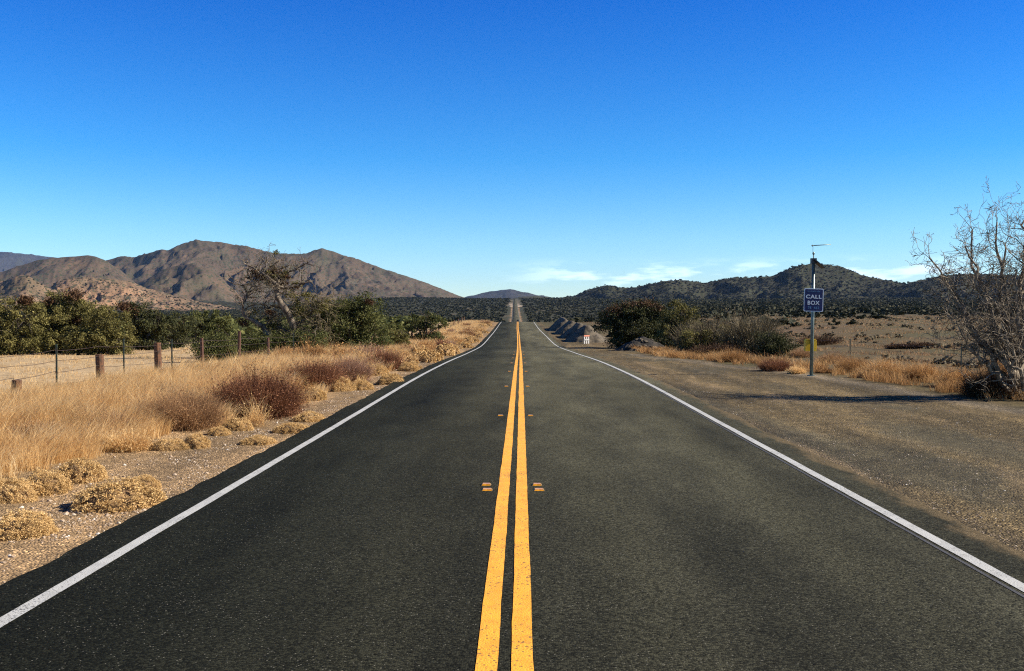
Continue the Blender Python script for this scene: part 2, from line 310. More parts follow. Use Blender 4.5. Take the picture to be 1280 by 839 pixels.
def groundmat():
    m, nt, b, o = mat('ground'); p = pos(nt)
    a = N(nt, 'ShaderNodeAttribute', attribute_name='tint'); k = N(nt, 'ShaderNodeAttribute', attribute_name='detail'); ks = N(nt, 'ShaderNodeSeparateColor'); nt.links.new(k.outputs['Color'], ks.inputs[0])
    gravel, straw, brush = ks.outputs[0], ks.outputs[1], ks.outputs[2]
    col = a.outputs['Color']
    # fine soil mottling
    n1 = noise(nt, p, 2.2, 8., .62); col = mixc(nt, 1., col, rampn(nt, n1, [(.25, (.66, .66, .66)), (.5, (1, 1, 1)), (.75, (1.32, 1.30, 1.26))]), 'MULTIPLY')
    # pebbles
    v = N(nt, 'ShaderNodeTexVoronoi', i_Scale=42.); nt.links.new(p, v.inputs[0]); sc = N(nt, 'ShaderNodeSeparateColor'); nt.links.new(v.outputs['Color'], sc.inputs[0])
    peb = rampn(nt, sc.outputs[0], [(0, (.35, .34, .33)), (.5, (.8, .8, .8)), (.8, (1.25, 1.22, 1.18)), (.93, (2.1, 2.05, 2.0)), (1, (2.5, 2.45, 2.3))])
    col = mixc(nt, M1(nt, 'MULTIPLY', gravel, .85), col, mixc(nt, 1., col, peb, 'MULTIPLY'))
    # streaks of wheel-worn dirt
    st = noise(nt, pos(nt, (.9, .10, 1)), 1.0, 5., .6); col = mixc(nt, 1., col, mixc(nt, gravel, (1, 1, 1), rampn(nt, st, [(.32, (.55, .57, .60)), (.52, (1, 1, 1)), (.68, (1.6, 1.55, 1.5))])), 'MULTIPLY')
    # straw
    sn = noise(nt, pos(nt, (14, 5, 14)), 1.0, 4., .7); col = mixc(nt, 1., col, mixc(nt, straw, (1, 1, 1), rampn(nt, sn, [(.3, (.55, .52, .48)), (.5, (1, 1, 1)), (.7, (1.4, 1.38, 1.3))])), 'MULTIPLY')
    # chaparral dots on the slopes, two sizes
    for s_, dist, lo in ((.085, .42, 0), (.22, .40, 1)):
        w = N(nt, 'ShaderNodeTexVoronoi', i_Scale=s_); nt.links.new(pos(nt, (1, .7, 1.2)), w.inputs[0]); wc = N(nt, 'ShaderNodeSeparateColor'); nt.links.new(w.outputs['Color'], wc.inputs[0])
        dots = M1(nt, 'MULTIPLY', MR(nt, w.outputs['Distance'], dist + .08, dist - .1), M1(nt, 'LESS_THAN', wc.outputs[0], M1(nt, 'MULTIPLY', brush, .9)))
        col = mixc(nt, M1(nt, 'MULTIPLY', dots, .85), col, (.040, .045, .024))
    nt.links.new(col, b.inputs['Base Color']); b.inputs['Roughness'].default_value = .95; b.inputs['Specular IOR Level'].default_value = .12
    h = M1(nt, 'MULTIPLY', M1(nt, 'MULTIPLY', v.outputs['Distance'], -1.2), gravel); h = M1(nt, 'ADD', h, M1(nt, 'MULTIPLY', noise(nt, p, 9., 6., .6), 1.5)); bump(nt, b, h, .02, .8); return m
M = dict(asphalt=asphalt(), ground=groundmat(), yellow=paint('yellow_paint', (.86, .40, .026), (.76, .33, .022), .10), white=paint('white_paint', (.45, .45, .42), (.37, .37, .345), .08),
    ghost=paint('faded_paint', (.12, .12, .115), (.05, .05, .045), .38),
    straw=leafmat('straw', [(0, (.36, .21, .085)), (.3, (.68, .43, .18)), (.7, (.86, .61, .29)), (1, (.95, .80, .50))], .48, 1.7),
    rust=leafmat('rusty_stalks', [(0, (.07, .032, .018)), (.5, (.19, .078, .038)), (.85, (.32, .15, .075)), (1, (.50, .30, .16))], .25),
    brown=leafmat('brown_stalks', [(0, (.16, .09, .045)), (.5, (.34, .19, .09)), (1, (.60, .38, .19))], .3),
    mauve=leafmat('mauve_stalks', [(0, (.15, .08, .05)), (.5, (.32, .18, .115)), (1, (.48, .30, .19))], .25),
    orange=leafmat('orange_grass', [(0, (.16, .085, .035)), (.4, (.38, .20, .075)), (.75, (.55, .32, .12)), (1, (.75, .56, .32))], .3, .35),
    buff=leafmat('buff_mat', [(0, (.30, .19, .075)), (.45, (.62, .41, .17)), (1, (.80, .58, .29))], .25, 3.),
    olive=leafmat('olive_leaves', [(0, (.042, .040, .012)), (.5, (.125, .112, .032)), (1, (.29, .25, .085))], .25, .8),
    green=leafmat('green_leaves', [(0, (.030, .038, .010)), (.5, (.082, .090, .026)), (1, (.19, .185, .06))], .25, .8),
    darkleaf=leafmat('dark_leaves', [(0, (.022, .026, .010)), (.5, (.050, .054, .018)), (1, (.095, .090, .030))], .15, .8),
    mistle=leafmat('red_brown_tufts', [(0, (.030, .018, .010)), (.5, (.075, .038, .018)), (1, (.14, .075, .035))], .1),
    grey=leafmat('grey_twigs', [(0, (.045, .036, .020)), (.5, (.12, .095, .052)), (1, (.25, .20, .12))], .1),
    scrub=leafmat('scrub_leaves', [(0, (.010, .013, .006)), (.5, (.027, .030, .014)), (.85, (.056, .052, .024)), (1, (.11, .088, .045))], .1, .012),
    bark=plain('bark', (.11, .085, .06), (.05, .038, .028), 9, .9, 0, .02), deadwood=plain('dead_wood', (.20, .16, .11), (.05, .036, .025), 5, .85, 0, .02),
    pale=plain('pale_bark', (.29, .235, .165), (.09, .066, .042), 7, .85, 0, .01),
    post=plain('weathered_post', (.13, .055, .022), (.045, .025, .015), 14, .85, 0, .01), rustm=plain('rusty_steel', (.11, .038, .016), (.05, .022, .013), 30, .7, .2),
    greenm=plain('green_paint', (.035, .07, .045), (.05, .05, .035), 20, .6), wire=plain('fence_wire', (.14, .11, .09), (.08, .05, .04), 20, .5, .7),
    galv=plain('galvanised_steel', (.20, .25, .235), (.13, .17, .16), 6, .45, .55), signblue=plain('sign_blue', (.005, .008, .075), (.006, .010, .09), 4, .35),
    signwhite=plain('sign_white', (.72, .78, .80), (.62, .68, .70), 4, .4), signpaint=plain('barricade_white', (.45, .44, .42), (.36, .35, .33), 9, .6), signpale=plain('sign_pale_blue', (.16, .34, .52), (.13, .28, .45), 4, .4),
    dark=plain('dark_metal', (.03, .03, .035), (.05, .05, .055), 8, .4, .3), yellowbox=plain('yellow_plastic', (.90, .55, .02), (.75, .42, .02), 5, .45),
    amber=plain('amber_reflector', (.70, .30, .02), (.45, .18, .015), 30, .25), pad=plain('marker_body', (.34, .19, .035), (.16, .09, .025), 30, .6),
    gravelm=plain('gravel_heap', (.115, .092, .060), (.055, .044, .030), 3, .95, 0, .05), rock=plain('rock', (.085, .066, .042), (.032, .025, .017), 3, .9, 0, .05),
    earth=plain('dark_earth', (.022, .017, .011), (.012, .0095, .0065), 2, .95, 0, .08), carpaint=plain('dark_car_paint', (.03, .03, .035), (.025, .025, .03), 3, .3, .3),
    glass=plain('car_glass', (.02, .025, .03), (.02, .02, .025), 3, .1), tyre=plain('rubber', (.02, .02, .02), (.03, .03, .03), 8, .8), lamp=plain('red_lens', (.35, .02, .01), (.3, .02, .01), 5, .3),
    buffcore=plain('buff_core', (.25, .15, .06), (.14, .085, .04), 20, .95),
    stone=leafmat('stones', [(0, (.12, .085, .06)), (.35, (.28, .20, .13)), (.7, (.42, .33, .24)), (.9, (.66, .60, .50)), (1, (.80, .78, .72))], 0., 3.))

# ------------------------------------------------------------------ ground (one sheet of land, ranges included)
def attr(o, name, arr, typ='FLOAT_COLOR'):
    a = o.data.attributes.new(name, typ, 'POINT')
    if typ == 'FLOAT': a.data.foreach_set('value', arr.astype(np.float32).ravel())
    else:
        c = np.ones((len(arr), 4), np.float32); c[:, :3] = arr; a.data.foreach_set('color', c.ravel())
def verge_left(y): return np.interp(y, [5, 9, 13, 16, 20, 26, 50, 200, 400], [-6.6, -6.1, -5.6, -5.25, -4.75, -4.55, -4.8, -6.0, -9]) 
def verge_right(y): return np.interp(y, [0, 15, 20.5, 26, 34.4, 41, 48, 60, 75, 90, 113, 150, 200], [12, 10.9, 10.3, 10.0, 9.6, 8.6, 7.6, 7.2, 7.6, 6.6, 4.6, 3.6, 3.2]) 
def land():
    tc_ = np.concatenate([-np.geomspace(.64, 4, 26)[::-1], np.arange(-.63, .631, .00125), np.geomspace(.64, 4, 26)])
    ys = [1.5]
    while ys[-1] < 15000:
        y = ys[-1]; d = y * y * .0011 + .01
        cap = 1.5 if y < 230 else (6 if y < 700 else (12 if y < 5000 else 60))
        ys.append(y + min(d, cap))
    ys = np.array(ys); print('ground grid', len(tc_), len(ys))
    T_, Y = np.meshgrid(tc_, ys); X = (T_ * Y).ravel(); Y = Y.ravel()
    Z, zone, off = terrain(X, Y)
    nx, ny = len(tc_), len(ys); i = np.arange(ny - 1)[:, None]; j = np.arange(nx - 1)[None]
    q = np.stack([i * nx + j, i * nx + j + 1, (i + 1) * nx + j + 1, (i + 1) * nx + j], -1).reshape(-1, 4)
    o = MB().add(np.stack([X, Y, Z], 1), q).build('ground', M['ground'], smooth=True); tag(o, kind='structure')
    # what the land is made of, place by place
    col = np.zeros((len(X), 3)); det = np.zeros((len(X), 3)); col[:] = (.17, .12, .075)
    wob = fbm(X / 1.3, Y / 2.5, 4) * .5 + fbm(X / .3, Y / .6, 3) * .12
    def put(mask, c, d):
        mm = mask[:, None]; col[:] = col * (1 - mm) + np.array(c) * mm; det[:] = det * (1 - mm) + np.array(d) * mm
    left = X < RM(Y); far = sst(120, 420, Y)
    nA = fbm(X / 14, Y / 14, 4); nB = fbm(X / 45, Y / 110, 4)
    put(left * 1., (.40, .295, .17), (.1, .9, 0)); put(left * sst(.05, .35, nA) * .6, (.27, .19, .11), (.2, .6, 0))
    put(left * (1 - sst(-.35, .25, X - verge_left(Y) - 2 + 2 * 0 - wob)) * (1 - sst(9.6, 11.5, -X)) * .8, (.36, .23, .10), (.1, 1, 0))
    put(left * sst(-.15, .15, X - verge_left(Y) + .4 - wob), (.27, .185, .100), (.85, .1, 0))
    right = X >= RM(Y)
    put(right * 1., (.105, .080, .040), (.2, .8, .0)); put(right * sst(.0, .3, nA) * .7, (.075, .068, .030), (.1, .7, 0)); put(right * sst(.1, .5, nB) * .7, (.13, .082, .048), (.2, .6, 0)); put(right * sst(.22, .4, fbm(X / 3.5, Y / 5, 4)) * .7, (.05, .040, .024), (.1, .6, 0))
    sh = right * (1 - sst(-.25, .25, X - verge_right(Y) - wob)); put(sh, (.130, .098, .050), (1, 0, 0))
    g2 = fbm(X / 2.6 + 9, Y / 9, 4); put(sh * sst(.0, .35, g2) * .75, (.072, .066, .043), (.7, 0, 0)); g3 = fbm(X / 1.1 + 40, Y / 7, 4); put(sh * sst(.18, .4, g3) * .6, (.23, .168, .095), (.8, 0, 0))
    put(right * sst(.1, .2, off) * (1 - sst(.35, 1.2, off + wob * .5)) * .65 * (Y < 240), (.055, .046, .034), (1, 0, 0))
    put(right * (1 - sst(-.5, .5, np.abs(X - verge_right(Y) + .6) - .3)) * (Y < 60) * .5, (.17, .155, .135), (1, 0, 0))
    fc = fbm(X / 40, Y / 90, 4); put(far, (.042, .040, .021), (0, .1, .75)); put(far * sst(.12, .4, fc) * .5, (.15, .11, .062), (0, .2, .4))
    # bare strips beside the far road
    rd = np.abs(X - RM(Y)); put((Y > 230) * (1 - sst(4.0, 6.0, rd + 2 * fbm(X / 6, Y / 25, 3))) * .85, (.32, .21, .12), (.1, .2, .1))
    put((Y > 1380) * (Y < 1900) * (1 - sst(6, 13, rd + 16 * fbm(X / 9 + 5, Y / 40, 3))) * .9, (.50, .40, .30), (.1, .1, 0))
    C_ = {'far_left': ((.035, .032, .034), .3), 'left_hump': ((.084, .060, .040), .62), 'left_main': ((.084, .060, .040), .66), 'left_spur': ((.086, .062, .042), .6), 'foothill_a': ((.185, .120, .074), .6), 'foothill_b': ((.19, .122, .074), .6),
          'centre': ((.030, .026, .025), .5), 'right_low': ((.05, .046, .028), .8), 'right_main': ((.021, .020, .011), .9), 'right_end': ((.021, .020, .011), .9)}
    n1 = fbm(X / 160, Y / 160, 4); n2 = fbm(X / 50, Y / 50, 4)
    for k, rr in enumerate(RANGES):
        m_ = (zone == k + 1) * 1.; c, d = C_[rr[0]]; put(m_, c, (0, 0, d)); put(m_ * sst(.08, .4, n1) * .55, tuple(np.array(c) * np.array((1.55, 1.38, 1.25))), (0, 0, d * .55))
        put(m_ * sst(.1, .35, -n1) * .5, (.055, .052, .030), (0, 0, d)); put(m_ * sst(.25, .5, n2) * .4, tuple(np.array(c) * 1.8), (0, 0, d * .4))
    lowr = sst(1300, 1700, Y) * (zone == 0); put(lowr * .8, (.028, .028, .015), (0, 0, .9))
    attr(o, 'tint', col); attr(o, 'detail', det)
    b = MB(); g = 40; xs = np.linspace(-300, 300, g); yb = np.linspace(-300, 1.6, g); XX, YY = np.meshgrid(xs, yb)
    i = np.arange(g - 1)[:, None]; j = np.arange(g - 1)[None]; q = np.stack([i * g + j, i * g + j + 1, (i + 1) * g + j + 1, (i + 1) * g + j], -1).reshape(-1, 4)
    ob = b.add(np.stack([XX.ravel(), YY.ravel(), XX.ravel() * 0 - .06], 1), q).build('ground', M['ground']); tag(ob, kind='structure')
    attr(ob, 'tint', np.tile((.26, .19, .12), (g * g, 1))); attr(ob, 'detail', np.tile((.3, .4, 0), (g * g, 1)))
land()

# ------------------------------------------------------------------ road and markings
def road_ys(): return np.concatenate([np.arange(-12, 60, .2), np.arange(60, 240, .75), np.arange(240, 2300, 8)])
def crown(u): return -.004 * np.abs(u)
def road():
    ys = road_ys(); m = len(ys)
    el = .42 + .05 * perlin(ys / 2.6, ys * 0 + 2) + .05 * perlin(ys / .5, ys * 0 + 5) + .25 * sst(9, 3, ys) * 0; er = .50 + .08 * perlin(ys / 2.1, ys * 0 + 8) + .03 * perlin(ys / .4, ys * 0 + 6)
    L = RL(ys) - el; Rr = RR(ys) + er; c = RM(ys); cols = []
    for f in (0, .18, .34, .5): cols.append((L * (1 - f * 2) + c * f * 2))
    for f in (.16 * 2, .33 * 2, 1): cols.append(c * (1 - f) + Rr * f)
    X = np.stack(cols, 1); U = X - c[:, None]; Z = ROADZ(ys)[:, None] + .012 + .0 + crown(U) + .06
    # skirts down into the gravel
    X = np.concatenate([L[:, None] - .05, X, Rr[:, None] + .05], 1); Z = np.concatenate([Z[:, :1] - .16, Z, Z[:, -1:] - .16], 1); U = np.concatenate([U[:, :1], U, U[:, -1:]], 1)
    n = X.shape[1]; V = np.stack([X, np.repeat(ys[:, None], n, 1), Z], -1).reshape(-1, 3)
    i = np.arange(m - 1)[:, None]; j = np.arange(n - 1)[None]; q = np.stack([i * n + j, i * n + j + 1, (i + 1) * n + j + 1, (i + 1) * n + j], -1).reshape(-1, 4)
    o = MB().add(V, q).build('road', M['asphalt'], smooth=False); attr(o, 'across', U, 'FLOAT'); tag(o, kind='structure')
def stripe(name, fx, width, material, seed, y1=2200, lift=.004):
    ys = road_ys(); ys = ys[ys < y1]; c = fx(ys) + .006 * perlin(ys / 1.5, ys * 0 + seed)
    wl = width / 2 * (1 + .07 * perlin(ys / .35, ys * 0 + seed + 3)) ; wr = width / 2 * (1 + .07 * perlin(ys / .3, ys * 0 + seed + 7))
    XL, XR = c - wl, c + wr; mid = RM(ys)
    zz = lambda x: ROADZ(ys) + .072 + crown(x - mid) + lift
    V = np.stack([np.stack([XL, ys, zz(XL)], 1), np.stack([XR, ys, zz(XR)], 1)], 1).reshape(-1, 3); m = len(ys); i = np.arange(m - 1) * 2
    o = MB().add(V, np.stack([i, i + 1, i + 3, i + 2], 1)).build(name, material); tag(o, kind='structure')
HC_ROAD = .072
road()
YW = .114
stripe('yellow_line', lambda y: RM(y) - .103, YW, M['yellow'], 1, 450); stripe('yellow_line', lambda y: RM(y) + .083, YW, M['yellow'], 12, 450)
stripe('white_edge_line', RL, .105, M['white'], 23); stripe('white_edge_line', RR, .105, M['white'], 34)
stripe('faded_edge_line', lambda y: RR(y) - .10, .03, M['ghost'], 45, 60, .003)
co.location.z = HC + .07

# ------------------------------------------------------------------ raised road markers
ORD = ['nearest the camera', 'second from the camera', 'third from the camera', 'fourth from the camera', 'fifth from the camera', 'sixth from the camera', 'seventh from the camera', 'eighth from the camera']
def marker():
    r = empty('road_marker', (0, 0, 0), 'x', 'road marker', 'raised amber markers beside the double yellow line')
    b = MB(); b.box((0, 0, .009), (.105, .10, .018), 0, .72); b.build('marker_body', M['pad'], r)
    f = MB(); f.add([(-.045, -.0505, .002), (.045, -.0505, .002), (.037, -.038, .0175), (-.037, -.038, .0175)], [(0, 1, 2, 3)]); f.add([(-.036, -.036, .0188), (.036, -.036, .0188), (.036, .036, .0188), (-.036, .036, .0188)], [(0, 1, 2, 3)])
    f.build('reflector', M['amber'], r); return r
mk = None
for side, sx in (('left', -.295), ('right', .245)):
    for k in range(8):
        y = 10.56 + 7.32 * k; x = float(RM(y)) + sx; z = float(ROADZ(y)) + HC_ROAD + float(crown(sx)) - .001
        lab = f'amber raised road marker {side} of the double yellow line, {ORD[k]}'
        if mk is None: mk = marker(); mk.location = (x, y, z); mk['label'] = lab; first = mk
        else: clone(mk, (x, y, z), 0, (1, 1, 1), lab)
        if k == 0: clone(mk, (x + (.02 if side == 'left' else .015), y - .30, z), .05, (1.1, 1.1, .8), f'dull yellow marker just in front of the nearest amber marker, {side} of the lines')

# ------------------------------------------------------------------ call box, its pole and sign
def disc(b, c, r, h, n=16): b.tube([(c[0], c[1], c[2]), (c[0], c[1], c[2] + h)], [r, r], n)
PX, PY = 9.21, 32.0; PZ = hz(PX, PY)
cb = empty('call_box_pole', (PX, PY, PZ - .02), 'grey steel call box pole with blue CALL BOX sign and yellow phone box', 'call box')
b = MB(); b.tube([(PX, PY, PZ - .1), (PX + .03, PY, PZ + 1.9), (PX + .05, PY, PZ + 3.62)], [.057, .055, .05], 12); b.build('pole', M['galv'], cb, True)
b = MB(); disc(b, (PX, PY, PZ - .02), .13, .05, 12); b.build('base_flange', M['galv'], cb)
b = MB(); b.box((PX + .05, PY, PZ + 3.68), (.17, .15, .17)); pan = b.build('pole_cap', M['dark'], cb)
b = MB(); v = []
for dx_, dz_ in ((-.16, .13), (.16, -.13)):
    v += [(PX + .22 + dx_ , PY - .18, PZ + 3.60 + dz_), (PX + .22 + dx_, PY + .2, PZ + 3.60 + dz_), (PX + .20 + dx_, PY + .2, PZ + 3.575 + dz_), (PX + .20 + dx_, PY - .18, PZ + 3.575 + dz_)]
b.add(v, [(0, 1, 5, 4), (3, 7, 6, 2), (0, 4, 7, 3), (1, 2, 6, 5), (0, 3, 2, 1), (4, 5, 6, 7)]); b.build('solar_panel', M['dark'], cb)
b = MB(); b.tube([(PX + .05, PY, PZ + 3.76), (PX + .05, PY, PZ + 3.92)], .018, 6); b.blob((PX + .05, PY, PZ + 3.92), (.04, .04, .05), rs(1), 0, 8, 6); b.tube([(PX + .03, PY, PZ + 3.92), (PX + .03, PY, PZ + 4.17)], .007, 5)
b.build('antenna_mast', M['galv'], cb)
b = MB(); b.tube([(PX + .0, PY, PZ + 4.17), (PX + .32, PY, PZ + 4.19), (PX + .60, PY, PZ + 4.205)], [.016, .015, .013], 6); b.blob((PX + .01, PY, PZ + 4.17), (.03, .03, .03), rs(2), 0, 8, 6); b.build('antenna', M['galv'], cb, True)
SX, SZ, SY = PX + .04, PZ + 2.43, PY - .075; SW, SH = .62, .74; cr_, sr_ = math.cos(R(1.5)), math.sin(R(1.5))
def plate(b, w, h, y, d, rad=.04, cx=SX, cz=SZ):
    pts = []
    for qx, qz, a0 in ((1, 1, 0), (-1, 1, 90), (-1, -1, 180), (1, -1, 270)):
        for k in range(5):
            a = R(a0 + k * 22.5); px_, pz_ = qx * (w / 2 - rad) + rad * math.cos(a), qz * (h / 2 - rad) + rad * math.sin(a)
            pts.append((px_, pz_))
    n = len(pts); v = [(cx + p * cr_ + q * sr_, y, cz - p * sr_ + q * cr_) for p, q in pts] + [(cx + p * cr_ + q * sr_, y + d, cz - p * sr_ + q * cr_) for p, q in pts] + [(cx, y, cz), (cx, y + d, cz)]
    q_ = [(i, (i + 1) % n, n + (i + 1) % n, n + i) for i in range(n)]; t = [(2 * n, (i + 1) % n, i) for i in range(n)] + [(2 * n + 1, n + i, n + (i + 1) % n) for i in range(n)]
    b.add(v, q_, t)
b = MB(); plate(b, SW, SH, SY, .012); sg = b.build('sign', M['signwhite'], cb); sg['_org'] = list(cb.location)
b = MB(); plate(b, SW - .05, SH - .05, SY - .004, .003, .03); b.build('sign_face', M['signblue'], sg)
def text(s, size, cx, cz, material, width, name, bold=0):
    cu = bpy.data.curves.new('t', 'FONT'); cu.body = s; cu.size = size; cu.align_x = 'CENTER'; cu.offset = bold; cu.extrude = .0015; cu.space_character = 1.12
    o = bpy.data.objects.new('t', cu); C.objects.link(o); bpy.context.view_layer.update()
    me = bpy.data.meshes.new_from_object(o); bpy.data.objects.remove(o); me.name = name
    co_ = np.zeros(len(me.vertices) * 3); me.vertices.foreach_get('co', co_); co_ = co_.reshape(-1, 3)
    k = width / (co_[:, 0].max() - co_[:, 0].min()); p = co_[:, 0] * k; q = co_[:, 1] - co_[:, 1].max() / 2
    p = p - (p.max() + p.min()) / 2 + cx; q = q + cz
    nv = np.stack([SX + p * cr_ + q * sr_ - cb.location.x, SY - .0065 + 0 * p - co_[:, 2] - cb.location.y, SZ - p * sr_ + q * cr_ - cb.location.z], 1)
    me.vertices.foreach_set('co', nv.astype(np.float32).ravel()); me.update(); me.materials.append(material)
    oo = bpy.data.objects.new(name, me); C.objects.link(oo); oo.parent = sg
text('CALL', .165, 0, .11, M['signwhite'], .50, 'lettering', .0045); text('BOX', .175, 0, -.085, M['signwhite'], .38, 'lettering', .0035)
text('SAN DIEGO SAFE', .055, 0, .275, M['signpale'], .40, 'lettering', 0); text('78  662', .105, 0, -.245, M['signpale'], .35, 'lettering', 0)
b = MB(); b.box((PX + .01, PY + .17, PZ + .97), (.36, .20, .36)); b.box((PX + .01, PY + .17, PZ + 1.165), (.30, .24, .03)); yb_ = b.build('phone_box', M['yellowbox'], cb); yb_['_org'] = list(cb.location)
b = MB(); b.box((PX + .01, PY + .275, PZ + .97), (.26, .02, .28)); b.box((PX + .195, PY + .15, PZ + .97), (.014, .10, .2)); b.build('door', M['yellowbox'], yb_)

# ------------------------------------------------------------------ fences
def sag(p, q, n=6, s=.03):
    k = np.linspace(0, 1, n)[:, None]; P = np.array(p) * (1 - k) + np.array(q) * k; P[:, 2] -= s * 4 * (k * (1 - k))[:, 0]; return P
def fence(name, label, posts, nw, heights):
    """posts: (x, y, kind, height)"""
    x0, y0 = posts[0][0], posts[0][1]; f = empty(name, (x0, y0, hz(x0, y0)), label, 'fence'); r = rs(5)
    tops = []
    for (x, y, kind, h) in posts:
        z = hz(x, y); lx, ly = r.normal(0, .02, 2); b = MB()
        if kind == 'wood':
            b.tube([(x, y, z - .2), (x + lx * .5, y + ly, z + h * .5), (x + lx, y + ly * 2, z + h - .01), (x + lx, y + ly * 2, z + h)], [.095, .095, .09, .082], 9); b.build('post', M['post'], f)
        elif kind == 'rust':
            b.tube([(x, y, z - .2), (x + lx, y + ly, z + h)], [.055, .05], 7); b.build('post', M['rustm'], f)
        else:
            b.box((x + lx * .5, y, z + h / 2), (.038, .008, h)); b.box((x + lx * .5, y + .018, z + h / 2), (.008, .03, h)); b.build('post', M['greenm'], f)
        tops.append((x, y - .05, z))
    for k in range(nw):
        b = MB(); hh = heights[k]
        P = np.concatenate([sag((p[0], p[1], p[2] + hh), (q[0], q[1], q[2] + hh + r.normal(0, .02)), 5, .02) for p, q in zip(tops[:-1], tops[1:])]); keep = np.r_[True, np.linalg.norm(np.diff(P, axis=0), axis=1) > .01]
        b.tube(P[keep], .0045, 4); b.build('wire', M['wire'], f)
    return f
LX = lambda px: (-9.6, -9.6 * F / (px - CX))
left_posts = [(14, 'wood', .60), (67, 'tee', 1.18), (123, 'wood', .86), (152, 'tee', 1.23), (196, 'wood', 1.08), (213, 'tee', 1.17), (252, 'rust', 1.12), (297, 'rust', 1.30), (335, 'rust', 1.02)]
lp = [(-9.6, 15.2, 'tee', 1.1)] + [(*LX(px), k, h) for px, k, h in left_posts]
y = lp[-1][1]
while y < 186:
    y += 4.1; lp.append((-9.6 - .012 * (y - 40), y, 'tee' if int(y) % 3 else 'wood', 1.2))
fence('wire_fence', 'barbed wire fence of mixed wooden and steel posts along the golden grass', lp, 4, [.35, .6, .85, 1.05])
rp = [(14.9, 17, 'tee', .95), (14.8, 25, 'tee', .95), (14.6, 33.4, 'tee', .95), (14.6, 44.7, 'tee', .92), (14.6, 56, 'tee', .95)] + [(14.6, 56 + 11.3 * k, 'tee', .95) for k in range(1, 7)]
fence('wire_fence', 'sparse wire fence of thin green posts behind the call box', rp, 3, [.35, .6, .85])

# ------------------------------------------------------------------ plants
def crown_points(ells, n, r, clump=.35, per=120, shell=.75):
    """leaf positions gathered in clumps inside a union of ellipsoids: (cx,cy,cz,rx,ry,rz)"""
    E = np.array(ells); vol = E[:, 3] * E[:, 4] * E[:, 5]; k = max(8, n // per); idx = r.choice(len(E), k, p=vol / vol.sum())
    d = r.normal(size=(k, 3)); d /= np.linalg.norm(d, axis=1)[:, None]; rad = r.uniform(0, 1, k) ** (1 / 3.) ; rad = np.where(r.uniform(size=k) < shell, .62 + .62 * r.uniform(size=k) ** 1.6, rad)
    cc = E[idx, :3] + d * rad[:, None] * E[idx, 3:]; j = r.choice(k, n); s = clump * r.uniform(.35, 1.2, k)
    dd = r.normal(size=(n, 3)) * .45; return cc[j] + dd * s[j][:, None] * np.array([1, 1, .7]), cc
def grow(b, p, d, L, rad, depth, r, twist=.35, up=.05, kids=(2, 4), shrink=.68, sides=5, tips=None, minr=.004, grav=0):
    n = max(3, int(L / .16)) if depth > 0 else 4; n = min(n, 9); P = [np.array(p, float)]; d = np.array(d, float); d /= np.linalg.norm(d)
    for i in range(n):
        d = d + r.normal(0, twist / math.sqrt(n), 3) + np.array([0, 0, up]); d /= np.linalg.norm(d); P.append(P[-1] + d * L / n)
    P = np.array(P); rr = np.maximum(np.linspace(rad, rad * (.62 if depth else .3), len(P)), minr); b.tube(P, rr, sides if rad > .02 else 3, rad > .03)
    if tips is not None and depth <= 1: tips.extend(P[-2:])
    if depth <= 0: return
    for k in range(r.randint(*kids)):
        t = r.uniform(.35, 1) if k else 1.; i = min(len(P) - 1, int(t * (len(P) - 1))); dd = d * .75 + r.normal(0, .55, 3); dd[2] += up
        grow(b, P[i], dd, L * shrink * r.uniform(.7, 1.2), max(rr[i] * (.72 if k == 0 else .55), minr), depth - 1, r, twist, up, kids, shrink, sides, tips, minr)
def ell_px(e, Y, depth=.9):
    out = []
    for px, py, rx, rz in e:
        c = at(px, py, Y); k = Y / F; out.append((c[0], c[1] + rx * k * .25, c[2], rx * k, rx * k * depth, rz * k))
    return out
